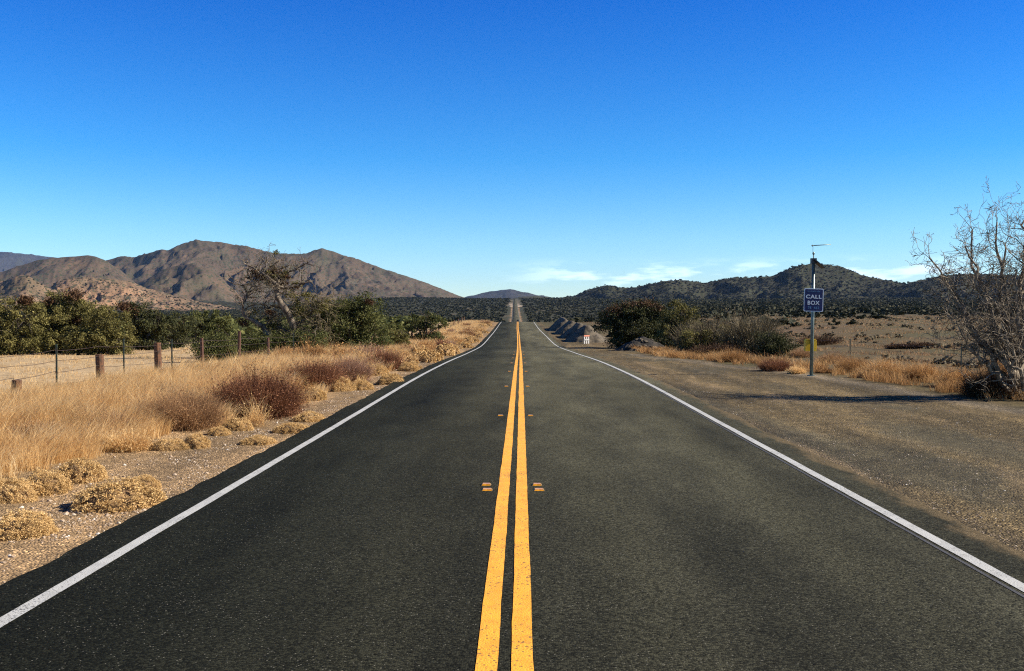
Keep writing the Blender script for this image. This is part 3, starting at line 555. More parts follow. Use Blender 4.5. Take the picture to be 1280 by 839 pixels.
def tree(name, label, cat, ells, Y, n, size, leafm, seed, trunk_px=None, group=None, tufts=(), twigs=0, barkm='bark', clump=.4, depth=.9):
    r = rs(seed); E = ell_px(ells, Y, depth); lo_, hi_ = min(e[0] - e[3] for e in E), max(e[0] + e[3] for e in E)
    for q_ in (.25, .5, .75): gx = lo_ + (hi_ - lo_) * q_; E.append((gx, E[0][1], hz(gx, Y) + .45, (hi_ - lo_) * .22, (hi_ - lo_) * .2, .65))
    xs = [e[0] for e in E]; bx = (trunk_px - CX) / F * Y if trunk_px else float(np.mean(xs)); by = float(np.mean([e[1] for e in E])); bz = hz(bx, by)
    t = empty(name, (bx, by, bz), label, cat, group); b = MB()
    for e in E:
        tgt = np.array(e[:3]); st = np.array([bx + r.normal(0, .15), by + r.normal(0, .1), bz - .1]); mid = (st + tgt) / 2 + r.normal(0, .15, 3)
        b.tube(np.array([st, mid, tgt]), [.10, .075, .05], 6)
        for k in range(6):
            dd = r.normal(size=3); dd[2] = abs(dd[2]); grow(b, mid + (tgt - mid) * r.uniform(0, 1), dd, e[3] * .7, .035, 2, r, .5, .05, (2, 4), .7, 4)
    b.build('trunk', M[barkm], t, True)
    n = int(n * 1.6); size = size * .76; P, cc = crown_points(E, n, r, clump); g = H(cc[:1, 0], cc[:1, 1])[0]; P = P[P[:, 2] > g + .05]
    m = MB().leaves(P, size, r); m.build('crown', M[leafm], t)
    for px, py, rad in tufts:
        k = Y / F; c = at(px, py, Y); c[1] -= .3; rr = rad * k; pp = c + r.normal(0, .42, (int(700), 3)) * rr * np.array([1.1, 1, .7]); MB().leaves(pp, size * .9, r, .2, 2.5).build('mistletoe', M['mistle'], t)
    if twigs:
        b = MB()
        for k in range(twigs):
            e = E[r.randint(len(E))]; d = r.normal(size=3); d[2] = abs(d[2]) * .8; d /= np.linalg.norm(d); p = np.array(e[:3]) + d * np.array(e[3:]) * .5
            grow(b, p, d, e[3] * .55, .014, 2, r, .6, .05, (2, 4), .7, 3, None, .005)
        b.build('twig', M['grey'], t)
    return t
tree('mesquite_tree', 'broad olive bushy tree at the far left edge behind the straw field', 'tree', [(-25,405,42,30),(22,400,36,30),(0,425,55,16)], 54, 26000, .085, 'olive', 101, 0, tufts=[(32,374,9)])
tree('mesquite_tree', 'tallest green tree of the left thicket with a dark ragged top', 'tree', [(76,383,27,18),(62,395,25,18),(95,402,34,24),(70,420,42,20)], 57, 30000, .085, 'olive', 102, 78, tufts=[(92,368,13),(88,397,11),(62,376,8)])
tree('mesquite_tree', 'low yellow-green tree at the right end of the left thicket', 'tree', [(128,408,26,22),(108,424,34,16),(148,425,16,15)], 54, 20000, .08, 'olive', 103, 125)
tree('mesquite_tree', 'dark tree with brown dead top right of the left thicket', 'tree', [(158,384,11,9),(172,395,18,16),(185,408,24,18),(196,400,14,13)], 66, 15000, .09, 'darkleaf', 104, 178, tufts=[(156,382,9),(166,388,9)], twigs=14)
tree('mesquite_tree', 'greyish sparse tree between the dark tree and the green one', 'tree', [(218,404,22,16),(208,415,18,10)], 74, 8000, .09, 'darkleaf', 105, 217, twigs=20)
tree('mesquite_tree', 'rounded green tree behind the wooden fence post', 'tree', [(252,402,20,15),(240,408,16,10),(272,405,18,12)], 80, 11000, .10, 'green', 106, 252, tufts=[(222,406,6)])
tree('leafy_bush', 'low grey-green bush just behind the rusty fence posts', 'bush', [(258,441,18,13),(280,436,16,12)], 40, 9000, .05, 'green', 107, 268, twigs=14)
tree('leafy_bush', 'green bush behind the tall rusty fence post', 'bush', [(300,428,18,13),(318,432,18,12)], 45, 9000, .06, 'green', 108, 308)
tree('leafy_bush', 'olive bush filling the gap right of the big mesquite', 'bush', [(486,415,13,11),(500,420,12,7)], 60, 6000, .07, 'olive', 109, 490)
tree('mesquite_tree', 'small round green tree by the far fence on the left', 'tree', [(530,399,17,9),(545,404,12,8),(515,407,14,8)], 88, 8000, .11, 'green', 110, 530, twigs=6)
# the half-dead mesquite and the green one beside it
tree('mesquite_tree', 'large bushy green mesquite right of the gnarled dead tree', 'tree', [(440,385,22,18),(458,388,18,20),(425,402,40,26),(462,410,26,26),(400,425,46,20),(350,424,34,17),(388,385,18,12)], 49, 60000, .065, 'green', 111, 420, tufts=[(462,376,5)], twigs=30, clump=.45)
def gnarled():
    Y = 46.5; r = rs(77); base = at(345, 440, Y); base[2] = hz(base[0], base[1]); t = empty('mesquite_tree', base, 'gnarled half-dead mesquite with bare grey limbs reaching left above the fence', 'tree')
    def limb(pts, r0, r1, m='deadwood', kids=5, L=.9, name='limb', rad=.03, dep=2):
        P = np.array([at(a, b_, Y + dy) for a, b_, dy in pts]); k = np.linspace(0, 1, len(P)); kk = np.linspace(0, 1, len(P) * 4); P = np.stack([np.interp(kk, k, P[:, i]) for i in range(3)], 1)
        P[1:-1] = (P[:-2] + P[1:-1] * 2 + P[2:]) / 4 + r.normal(0, .02, (len(P) - 2, 3)); b = MB(); b.tube(P, np.linspace(r0, r1, len(P)), 8)
        for i in range(kids):
            j = r.randint(len(P) // 3, len(P)); d = r.normal(size=3); d[2] = abs(d[2]) * .7; grow(b, P[j], d, L * r.uniform(.5, 1.1), rad, dep, r, .7, .03, (2, 4), .66, 4, None, .006)
        return b.build(name, M[m], t, True)
    limb([(372,442,0),(368,415,0),(363,395,-.5),(352,379,-.6),(345,367,-.6),(347,357,-.6),(335,346,-.5),(326,338,-.4)], .20, .07, 'deadwood', 8, .8, 'trunk', .03)
    limb([(360,446,-.2),(340,424,-.3),(330,408,-.4),(318,400,-.5),(304,394,-.5),(301,386,-.5),(308,368,-.4),(304,356,-.3)], .15, .035, 'deadwood', 16, 1.0)
    limb([(362,395,0),(352,383,.3),(338,380,.4),(330,388,.4)], .08, .03, 'bark', 4, .7)
    limb([(346,358,-.5),(360,358,-.5),(378,352,-.4),(390,350,-.4)], .08, .025, 'deadwood', 5, .8)
    limb([(334,346,0),(322,342,0),(308,346,0)], .05, .02, 'bark', 6, .8)
    limb([(330,345,-.3),(318,334,-.2),(308,330,0)], .05, .012, 'deadwood', 8, .7)
    limb([(340,350,-.2),(362,338,0),(386,326,0)], .05, .012, 'bark', 10, .7)
    limb([(336,350,0),(340,336,0),(346,322,0)], .05, .015, 'deadwood', 8, .75)
    limb([(365,405,0),(385,395,.1),(398,378,.2)], .08, .02, 'deadwood', 12, 1.0)
    limb([(365,415,0),(350,408,-.2),(330,400,-.3)], .07, .02, 'bark', 8, .9)
    for q in ((328,343,8,260),(342,338,8,260),(352,352,6,220),(336,389,5,200),(304,402,7,260),(318,338,5,120),(357,344,5,120),(368,356,5,160)):
        c = at(q[0], q[1], Y - .1); rr = q[2] * Y / F; MB().leaves(c + r.normal(0, .48, (q[3], 3)) * rr * np.array([1.3, 1, .75]), .04, r, .2, 4).build('mistletoe', M['mistle'], t)
    b = MB(); 
    for k in range(190):
        c = at(r.uniform(352, 418), r.uniform(366, 428), Y + r.uniform(-.5, .5)); d = r.normal(size=3); grow(b, c, d, .7, .012, 1, r, .8, 0, (2, 4), .7, 3, None, .006)
    for k in range(120):
        c = at(r.uniform(302, 352), r.uniform(345, 412), Y + r.uniform(-.4, .4)); d = r.normal(size=3); grow(b, c, d, .55, .009, 1, r, .8, .05, (2, 4), .7, 3, None, .005)
    for k in range(80):
        c = at(r.normal(336, 14), r.normal(344, 9), Y + r.uniform(-.4, .4)); d = r.normal(size=3); grow(b, c, d, .6, .011, 2, r, .9, .0, (2, 4), .7, 3, None, .005)
    b.build('twig', M['grey'], t)
    P, _ = crown_points([(*at(350,317,Y), .8, .5, .10), (*at(385,382,Y), .9, .5, .5), (*at(322,402,Y), .9, .5, .40), (*at(342,345,Y), .9, .5, .40), (*at(368,362,Y), .8, .5, .35), (*at(312,380,Y), .5, .4, .4)], 5200, r, .3); MB().leaves(P, .045, r).build('crown', M['olive'], t)
gnarled()
tree('leafy_bush', 'green bush at the foot of the gnarled dead mesquite', 'bush', [(350,428,20,12),(372,418,16,14),(390,426,20,12),(335,434,14,8)], 45.3, 16000, .06, 'green', 112, 365, twigs=16)
# right side thicket
tree('mesquite_tree', 'dark mesquite with reddish brown top above the rubble heap', 'tree', [(772,392,16,14),(800,389,28,13),(826,398,20,18),(795,408,40,20)], 80, 42000, .095, 'darkleaf', 121, 800, tufts=[(768,388,13),(790,382,12),(808,380,12),(820,385,8)], clump=.5)
tree('mesquite_tree', 'olive green tree right of the dark mesquite', 'tree', [(850,393,17,15),(860,408,20,20),(838,412,18,16)], 73, 16000, .085, 'olive', 122, 850)
def twiggy(name, label, px, base_py, Y, w, h, n, m, seed, cat='bush', group=None, lean=(0, 0), wid=.012, leafy=1.3):
    """a bush of many thin stalks fanned out from its base"""
    r = rs(seed); k = Y / F; c = at(px, base_py, Y); c[2] = hz(c[0], Y); W_, H_ = w * k / 2, h * k
    a = r.uniform(0, 2 * np.pi, n); q = np.sqrt(r.uniform(0, 1, n)); bx = c[0] + np.cos(a) * q * W_ * .55; by = c[1] + np.sin(a) * q * W_ * .45
    hh = H_ * np.sqrt(np.maximum(.05, 1 - q ** 2 * .7)) * r.uniform(.55, 1.1, n); B = np.stack([bx, by, c[2] + 0 * bx - .02], 1)
    L = np.stack([np.cos(a) * q * W_ * .55 + r.normal(0, .12, n) * H_ + lean[0] * hh, np.sin(a) * q * W_ * .5 + r.normal(0, .12, n) * H_, hh], 1)
    ns = 4; parts = MB(); ww = wid * r.uniform(.5, 1.3, n)
    t0 = r.uniform(0, .55, n)                        # many stalks start part-way up, as side twigs
    s0 = B + L * t0[:, None] + r.normal(0, .04, (n, 3)) * H_; dirn = L * (1 - t0)[:, None] * r.uniform(.5, 1, (n, 1)) + r.normal(0, .24, (n, 3)) * H_
    th = r.uniform(-1, 1, n); sx = np.stack([np.cos(th), np.sin(th), 0 * th], 1) * ww[:, None]; mid = s0 + dirn * .5 + r.normal(0, .05, (n, 3)) * H_; tip = s0 + dirn
    s0[:, 2] = np.maximum(s0[:, 2], c[2] - .05); mid[:, 2] = np.maximum(mid[:, 2], c[2] + .01)
    v = np.stack([s0 - sx, s0 + sx, mid + sx * .7, mid - sx * .7, tip], 1).reshape(-1, 3); kk = np.arange(n)[:, None] * 5
    parts.add(v, kk + np.array([[0, 1, 2, 3]]), kk + np.array([[3, 2, 4]]))
    if leafy:
        j = r.choice(n, int(n * leafy)); q_ = r.uniform(.25, 1.05, (len(j), 1)); lp_ = s0[j] + dirn[j] * q_ + r.normal(0, .035, (len(j), 3)) * H_; lp_[:, 2] = np.maximum(lp_[:, 2], c[2] + .01); parts.leaves(lp_, wid * 3.2, r, .3, 1.8)
    o = parts.build(name, M[m], None, loc=tuple(c)); return tag(o, label, cat, group)
def base_py(px, Y): z = hz((px - CX) / F * Y, Y); return CY + (HC - z) * F / Y
def tw(name, label, px, Y, w, h, n, m, seed, **k): return twiggy(name, label, px, 0, Y, w, h, n, m, seed, **k)
tw('bare_bush', 'broad grey-brown leafless bush right of the olive tree', 888, 62, 84, 40, 7500, 'grey', 131, wid=.016)
tw('bare_bush', 'tall grey-brown leafless bush with upright twigs behind the orange weeds', 938, 58, 64, 45, 6500, 'grey', 132, wid=.016)
tree('leafy_bush', 'grey-green low bush left of the call box pole', 'bush', [(960,428,18,12),(978,432,16,9)], 52, 9000, .05, 'darkleaf', 133, 966, twigs=14)
tree('leafy_bush', 'olive sparse bush at the foot of the grey leafless bushes', 'bush', [(872,424,20,14),(900,420,18,14)], 60, 8000, .06, 'olive', 134, 884, twigs=24)
tw('dead_weed', 'dark brown dead brush at the foot of the leafless bushes beside the pullout', 895, 53, 70, 15, 3500, 'mistle', 135, wid=.012)

def bare_tree(label, base, lead, seed, group=None):
    r = rs(seed); t = empty('bare_tree', base, label, 'tree', group); b = MB(); tw_ = MB(); tips = []
    for (px, py, dy, r0) in lead:
        tgt = at(px, py, base[1] + dy); st = np.array(base) + np.array([0, 0, -.1]); n = 14; P = []
        for k in range(n):
            q = k / (n - 1); p = st * (1 - q) + tgt * q; p[2] += .22 * math.sin(q * math.pi) * -1 * np.linalg.norm(tgt - st) * .12; P.append(p + r.normal(0, .035, 3) * (k > 0) * (1 + q))
        P = np.array(P); rad = np.linspace(r0 * 1.5, .016, n) ** 1.0; b.tube(P, rad, 7)
        D = (tgt - st) / np.linalg.norm(tgt - st)
        for k in range(4, n):
            for _ in range(1 if k < 8 else 2):
                d = D * .5 + r.normal(0, .55, 3) + np.array([-.18, 0, .25]); grow(tw_, P[k], d, .55 * (1.2 - .5 * k / n) * r.uniform(.7, 1.4), max(.008, rad[k] * .4), 3, r, .6, .05, (2, 4), .70, 4, tips, .0042)
    b.build('trunk', M['pale'], t, True); tw_.build('branch', M['pale'], t, True)
    T_ = np.array(tips); f = MB(); k = rs(seed + 1).choice(len(T_), min(len(T_), 1300)); f.leaves(T_[k] + r.normal(0, .03, (len(k), 3)), .016, r, .2, 2.2); f.build('bud', M['grey'], t); return t
bt = (at(1273, 492, 23)[0], 23., hz(at(1273, 492, 23)[0], 23))
bare_tree('leafless pale-barked tree leaning left at the right edge, rooted beside the pullout', bt,
    [(1225,372,-.4,.06),(1176,342,.2,.06),(1204,288,.6,.07),(1236,278,0,.07),(1275,255,.5,.075),(1205,300,-.6,.05),(1300,255,.8,.07),(1192,405,-.8,.05),(1330,290,.5,.06),(1160,318,-.2,.045),(1248,300,-.3,.05)], 201)
bare_tree('second leafless tree, mostly cut off by the right edge', (at(1297, 495, 22)[0], 22.4, hz(at(1297, 495, 22)[0], 22.4)),
    [(1262,330,.2,.06),(1290,290,.3,.07),(1340,270,.1,.07),(1245,400,-.5,.04),(1360,340,.4,.05)], 202)
tw('dead_weed', 'dark dead brush heaped around the foot of the leafless tree', 1240, 23.3, 80, 34, 4200, 'mistle', 203, wid=.006)
tw('dry_bush', 'orange-brown dry bush beneath the leafless tree at the right edge', 1262, 24.8, 60, 42, 3500, 'orange', 204, wid=.006)

# ------------------------------------------------------------------ roadside plants on the left
tw('rust_bush', 'large dark rust-red dry bush beside the left shoulder', 322, 18.6, 106, 53, 11000, 'rust', 301, wid=.0045, leafy=3.5)
tw('brown_bush', 'dark brown dry bush right behind the rust-red one', 393, 25.0, 74, 36, 6000, 'rust', 302, wid=.005, leafy=3)
tw('brown_bush', 'thin brown weedy bush left of the rust-red bush', 225, 16.4, 110, 48, 6500, 'brown', 303, wid=.003, leafy=3)
tw('brown_bush', 'low brown weeds at the near edge of the golden grass', 122, 14.9, 95, 34, 5000, 'brown', 304, wid=.003)
tw('brown_bush', 'brown dry weeds in the golden grass near the left edge of the picture', 40, 13.6, 80, 34, 4200, 'brown', 310, wid=.003, leafy=2)
tw('brown_bush', 'reddish brown weeds in the grass below the tall wooden fence post', 196, 19.5, 60, 26, 3600, 'rust', 311, wid=.004, leafy=2)
tw('mauve_bush', 'mauve-pink dry bush between the dark brown bush and the road', 438, 28.5, 52, 30, 5000, 'mauve', 305, wid=.005)
tw('brown_bush', 'small brown bush behind the pale mounds beyond the mauve bush', 482, 36, 46, 24, 3500, 'rust', 306, wid=.006)
tw('tumbleweed', 'round pale orange tumbleweed under the gnarled dead mesquite', 359, 36.5, 26, 22, 3000, 'orange', 307, cat='tumbleweed', wid=.006)
tw('straw_tuft', 'pale straw-coloured grass tuft at the edge of the bare shoulder', 155, 13.9, 62, 24, 2600, 'straw', 308, cat='grass tuft', wid=.004)
tw('straw_tuft', 'upright whitish dry stalks in front of the rust-red bush', 318, 16.9, 24, 40, 260, 'straw', 309, cat='grass tuft', wid=.004)
def mound(seed, n, dense):
    r = rs(seed); o = empty('dry_mound', (0, 0, 0), 'x', 'mound plant'); b = MB(); b.blob((0, 0, -.04), (.40, .40, .34), r, .15, 22, 10, True); b.build('core', M['buffcore'], o)
    k = dense; a = r.uniform(0, 2 * np.pi, k); q = np.sqrt(r.uniform(0, 1, k)); ph = q * np.pi / 2 * 1.04
    d = np.stack([np.cos(a) * np.sin(ph), np.sin(a) * np.sin(ph), np.cos(ph)], 1); lump = 1 + .20 * perlin(d[:, 0] * 2 + seed, d[:, 1] * 2 + seed)
    cc = d * lump[:, None] * np.array([.5, .5, .45]); cc = cc + r.normal(0, .012, cc.shape); j = r.choice(k, n); P = cc[j] + r.normal(0, 1, (n, 3)) * .024
    P[:, 2] = np.maximum(P[:, 2], .0); MB().leaves(P, .017 if n > 5000 else .045, r, .5, 1.5).build('foliage', M['buff'], o); return o
protos = [mound(11 + k, 17000, 420) for k in range(3)]; small = [mound(31 + k, 2400, 90) for k in range(3)]
used = set()
def put_mound(px, py, w, h, label, group=None, kinds=protos, i=[0]):
    Y = F * HC / (py - CY)
    for _ in range(4): Y = F * (HC + .0 - hz((px - CX) / F * Y, Y)) / (py - CY)
    x = (px - CX) / F * Y; z = hz(x, Y); k = Y / F; i[0] += 1; p = kinds[i[0] % 3]; sc = (w * k, w * k * .9, h * k * 1.75)
    Y2 = Y + w * k * .35; x = (px - CX) / F * Y2
    if p.name not in used: used.add(p.name); p.location = (x, Y2, z); p.scale = sc; p.rotation_euler = (0, 0, i[0]); p['label'] = label; p['group'] = group or 'pale mound plants on the left shoulder'; return p
    return clone(p, (x, Y2, z - .01), i[0] * 1.3, sc, label, group or 'pale mound plants on the left shoulder')
for a in [(143,632,108,38,'largest buff mound plant on the bare shoulder, nearest the asphalt at lower left'),(176,606,44,18,'small buff mound just behind the largest one'),(97,598,62,32,'buff mound behind and left of the largest one, against the grass'),
          (52,612,66,32,'buff mound between two others at the left grass edge'),(6,622,60,34,'buff mound cut by the left edge, against the grass'),(22,666,88,34,'low buff mound cut by the left edge, nearest the camera'),
          (296,534,38,18,'pale mound at the foot of the rust-red bush'),(322,551,44,12,'flat darker mound alone on the shoulder left of the asphalt edge'),(243,556,34,22,'pale mound below the thin brown weeds'),(210,558,46,16,'low pale mound left of the one below the brown weeds'),
          (272,540,30,13,'small pale mound squeezed between two others before the rust-red bush'),(364,537,48,14,'buff mound near the asphalt edge, in front of the rust-red bush'),(386,523,40,14,'buff mound near the asphalt edge, behind its larger neighbour'),
          (392,497,30,18,'pale mound at the right end of the rust-red bush'),(424,486,38,20,'pale mound in front of the dark brown bush'),(450,484,34,14,'pale mound right of the one before the dark brown bush'),
          (468,467,34,16,'rounded bright mound before the mauve bush'),(488,478,38,16,'low bright mound close to the edge line past the mauve bush'),(512,462,30,14,'tan mound near the edge line farther up the verge')]:
    put_mound(*a)
r = rs(900)
for k in range(46):       # smaller ones shrinking away to the crest
    Y = 40 * (190 / 40) ** ((k + r.uniform(0, 1)) / 46.); x = float(RL(Y)) - .9 - abs(r.normal(0, 1.2)) ; z = hz(x, Y); s = r.uniform(.5, 1.2)
    p = small[k % 3]; lab = 'small tan mound plant in the row along the left verge toward the crest'
    if p.name not in used: used.add(p.name); p.location = (x, Y, z); p.scale = (s, s * .9, s * 1.1); p['label'] = lab; p['group'] = 'small mound plants along the far left verge'
    else: clone(p, (x, Y, z), k * 1.7, (s * 1.2, s, s * r.uniform(.8, 1.3)), lab, 'small mound plants along the far left verge')
fb = {}
def far_bush(m, x, Y, w, h, lab, group, seed):
    key = (m, seed % 2)
    if key not in fb:
        o = tw('dry_bush', lab, CX + x * F / Y, Y, w * F / Y, h * F / Y, 1500, m, seed, group=group, wid=.014); fb[key] = (o, w, h); return
    p, w0, h0 = fb[key]; c = p.copy(); C.objects.link(c); c.location = (x, Y, hz(x, Y)); c.rotation_euler = (0, 0, Y); c.scale = (w / w0, w / w0, h / h0); c['label'] = lab; c['group'] = group
for k in range(40):
    Y = 34 * (195 / 34) ** ((k + r.uniform(0, 1)) / 40.); x = float(RL(Y)) - 2.0 - r.uniform(0, 4.5); m = ['rust', 'orange', 'brown', 'orange', 'mauve'][k % 5]
    nm = {'rust': 'rust-red', 'orange': 'orange', 'brown': 'brown', 'mauve': 'mauve'}[m]
    far_bush(m, x, Y, r.uniform(.9, 2.0), r.uniform(.4, .85), f'{nm} dry bush in the far golden grass on the left verge', f'{nm} bushes in the far left verge', 400 + k)
for k, (px, py, w, h, m, lab) in enumerate([(968,458,44,16,'rust','rust-brown dry bush at the pullout edge left of the call box pole'),(1065,462,44,20,'orange','orange dry bush right of the call box pole'),(1105,468,46,24,'orange','tall orange-brown dry bush midway between the call box and the leafless tree'),
      (1150,474,46,22,'orange','orange dry bush between the thin green posts'),(1040,448,40,14,'brown','brown weeds just behind the call box pole'),(915,446,40,16,'orange','orange weeds before the leafless grey bushes'),(1195,480,50,22,'orange','orange dry bush left of the brush under the leafless tree'),
      (995,462,22,9,'straw','pale small tuft just left of the call box pole foot'),(1030,462,26,6,'orange','small flat orange tuft at the foot of the call box pole'),(905,418,30,18,'orange','orange bush among the grey leafless bushes'),(1000,440,30,11,'brown','brown weeds behind the fence left of the call box')]):
    Y = F * HC / (py - CY); tw('dry_bush', lab, px, Y, w, h, 2600, m, 500 + k, wid=.0055)

# ------------------------------------------------------------------ grass (nobody could count it)
def grass_left():
    r = rs(55); b = MB()
    for (y0, y1, n, w, hmul) in ((7.5, 24, 150000, .006, 1), (24, 60, 110000, .011, 1), (60, 200, 60000, .028, 1.0)):
        Y = y0 * (y1 / y0) ** (r.uniform(0, 1, n)); u = r.uniform(0, 1, n); vl = verge_left(Y); x = vl + .1 - (u ** 1.0) * (6.0 + .012 * Y) 
        d = fbm(x / 1.1, Y / 1.1, 3); keep = (d > -.28 + .5 * np.exp(-((vl - x) / .5))) & (r.uniform(0, 1, n) < 1.25 - .5 * (u > .8)); x, Y = x[keep], Y[keep]; d = d[keep]; u = u[keep]
        h = (.26 + .26 * sst(0, 1.6, verge_left(Y) - x) + .24 * d) * r.uniform(.6, 1.15, len(x)) * hmul * (1 - .45 * (u > .78)); Z = H(x, Y)
        h = h * (1 + .55 * fbm(x / .5 + 3, Y / .5, 2)); lx = .28 + .75 * fbm(x / .8 + 7, Y / .8, 2); ly = .6 * fbm(x / .7, Y / .7 + 9, 2)
        b.blades(np.stack([x, Y, Z - .02], 1), np.maximum(.1, h), w * r.uniform(.6, 1.3, len(x)), r, (lx, ly), .36)
    tag(b.build('dry_grass', M['straw']), 'tall golden dry grass leaning in the wind along the left fence', 'grass', kind='stuff')
grass_left()
def field_grass():
    r = rs(56); b = MB()
    n = 60000; Y = 16 * (130 / 16) ** r.uniform(0, 1, n); x = -11.5 - r.uniform(0, 1, n) * (.55 * Y + 4); d = fbm(x / 2.2, Y / 3, 3); k = d > -.05; x, Y = x[k], Y[k]
    b.blades(np.stack([x, Y, H(x, Y) - .01], 1), r.uniform(.04, .16, len(x)), .009 * (Y / 25), r, (.1, 0), .5)
    tag(b.build('field_stubble', M['straw']), 'pale straw stubble covering the field beyond the left fence', 'grass', kind='stuff')
    b = MB(); n = 60000; Y = 19 * (75 / 19) ** r.uniform(0, 1, n); u = np.abs(r.normal(0, 1, n)); x = verge_right(Y) + .15 + u * 1.5; d = fbm(x / .8, Y / 1.2, 3); k = d > .06 + .07 * u; x, Y, u, d = x[k], Y[k], u[k], d[k]
    b.blades(np.stack([x, Y, H(x, Y) - .01], 1), r.uniform(.10, .36, len(x)) * (.6 + 2.2 * d), .007 * (Y / 22), r, (-.02, 0), .6)
    tag(b.build('dry_grass', M['orange']), 'orange-brown dry grass fringing the pullout on the right', 'grass', kind='stuff')
    b = MB(); n = 90000; Y = 30 * (260 / 30) ** r.uniform(0, 1, n); x = 12.5 + r.uniform(0, 1, n) * (.5 * Y + 4); d = fbm(x / 2.6, Y / 5, 3); k = d > .08; x, Y = x[k], Y[k]
    b.blades(np.stack([x, Y, H(x, Y) - .01], 1), r.uniform(.05, .22, len(x)), .012 * (Y / 30), r, (0, 0), .5)
    tag(b.build('field_stubble', M['brown']), 'low brown dry growth across the field on the right', 'grass', kind='stuff')
field_grass()
def scrubland():
    r = rs(58)
    tmpl = []
    for k in range(6):
        n = 26; d = r.normal(size=(n, 3)); d /= np.linalg.norm(d, axis=1)[:, None]; d[:, 2] = np.abs(d[:, 2]) * 1.0; c = d * r.uniform(.45, 1, n)[:, None] * np.array([.5, .5, .75]); m = MB().leaves(c, .36, r, .6, 1.2); tmpl.append(m.V[0])
    tmpl = np.array(tmpl)
    def field(name, label, x, y, s, m):
        z = H(x, y); n = len(x); j = r.randint(0, 6, n); V = tmpl[j] * (s[:, None, None] * np.array([1.15, 1.15, .8])); a = r.uniform(0, 2 * np.pi, n); ca, sa = np.cos(a)[:, None], np.sin(a)[:, None]
        V = np.stack([V[..., 0] * ca - V[..., 1] * sa + x[:, None], V[..., 0] * sa + V[..., 1] * ca + y[:, None], V[..., 2] + z[:, None] - .1 * s[:, None]], -1)
        nv = V.shape[1]; tag(MB().add(V.reshape(-1, 3), np.arange(n * nv).reshape(-1, 4)).build(name, M[m]), label, 'scrub', kind='stuff')
    n = 34000; y = (230 ** 1.2 + r.uniform(0, 1, n) * (2300 ** 1.2 - 230 ** 1.2)) ** (1 / 1.2); t = r.uniform(-.6, .58, n); x = t * y; d = fbm(x / 60, y / 90, 3)
    k = (np.abs(x - RM(y)) > 9 + 4 * r.uniform(size=n)) & (d > -.45 + .5 * (t > .12) * (y < 420)); x, y = x[k], y[k]
    field('scrubland', 'dark green scrub covering the plain below the hills', x, y, r.uniform(1.6, 4.2, len(x)) * (.8 + .35 * np.minimum(y, 1400) / 1400), 'scrub')
    n = 16000; y = r.uniform(1450, 2650, n); t = r.uniform(.02, .56, n); x = t * y; field('chaparral', 'dark chaparral growing over the right-hand hills', x, y, r.uniform(3.0, 6.5, n), 'scrub')
    # loose line of bushes and small trees across the near plain, still countless
    n = 1500; y = r.uniform(95, 330, n); t = r.uniform(-.58, -.10, n); x = t * y; k = (x < -16); field('scrubland', 'low green brush scattered beyond the left field', x[k], y[k], r.uniform(1.2, 3.2, k.sum()), 'green')
    n = 900; y = r.uniform(110, 420, n); t = r.uniform(.07, .56, n); x = t * y; k = fbm(x / 30, y / 60, 2) > .0; field('scrubland', 'low brush dotted over the far side of the right-hand field', x[k], y[k], r.uniform(.8, 2.4, k.sum()), 'scrub')
    n = 2600; y = 36 * (230 / 36) ** r.uniform(0, 1, n); x = 16 + r.uniform(0, 1, n) * (.5 * y); k = fbm(x / 7, y / 22, 3) > .12; field('field_scrub', 'dark low weeds patching the right-hand field', x[k], y[k], r.uniform(.12, .5, k.sum()) * (.6 + y[k] / 120), 'grey')
scrubland()

# ------------------------------------------------------------------ stones on the shoulders
def stones():
    r = rs(60)
    u = (1 + 5 ** .5) / 2; ico = np.array([(-1,u,0),(1,u,0),(-1,-u,0),(1,-u,0),(0,-1,u),(0,1,u),(0,-1,-u),(0,1,-u),(u,0,-1),(u,0,1),(-u,0,-1),(-u,0,1)]) / 1.9
    fc = np.array([(0,11,5),(0,5,1),(0,1,7),(0,7,10),(0,10,11),(1,5,9),(5,11,4),(11,10,2),(10,7,6),(7,1,8),(3,9,4),(3,4,2),(3,2,6),(3,6,8),(3,8,9),(4,9,5),(2,4,11),(6,2,10),(8,6,7),(9,8,1)])
    def scatter(name, lab, x, y, s):
        n = len(x); z = H(x, y); V = ico[None] * s[:, None, None] * r.uniform(.6, 1.3, (n, 1, 3)) * np.array([1, 1, .6]) * r.uniform(.8, 1.2, (n, 12, 1)); V += np.stack([x, y, z + s * .1], 1)[:, None]
        tag(MB().add(V.reshape(-1, 3), None, (np.arange(n)[:, None, None] * 12 + fc[None]).reshape(-1, 3)).build(name, M['stone']), lab, 'gravel', kind='stuff')
    n = 15000; y = 4.5 * (45 / 4.5) ** r.uniform(0, 1, n); lo = verge_left(y) - .3; hi = RL(y) - .50; x = hi - np.abs(r.normal(0, .45, n)) * (hi - lo); d = fbm(x / .6, y / 1.2, 2) > -.1; k = d & (x > lo - .6)
    x, y = x[k], y[k]; scatter('gravel', 'loose gravel and stones along the left shoulder', x, y, r.uniform(.004, .014, len(x)) * np.where(r.uniform(size=len(x)) < .06, 2.0, 1))
    n = 12000; y = 5 * (40 / 5) ** r.uniform(0, 1, n); x = RR(y) + .6 + r.uniform(0, 1, n) ** 1.5 * 5; k = fbm(x / 1, y / 2.5, 2) > -.1; x, y = x[k], y[k]
    scatter('gravel', 'loose gravel over the pullout on the right', x, y, r.uniform(.003, .010, len(x)))
stones()

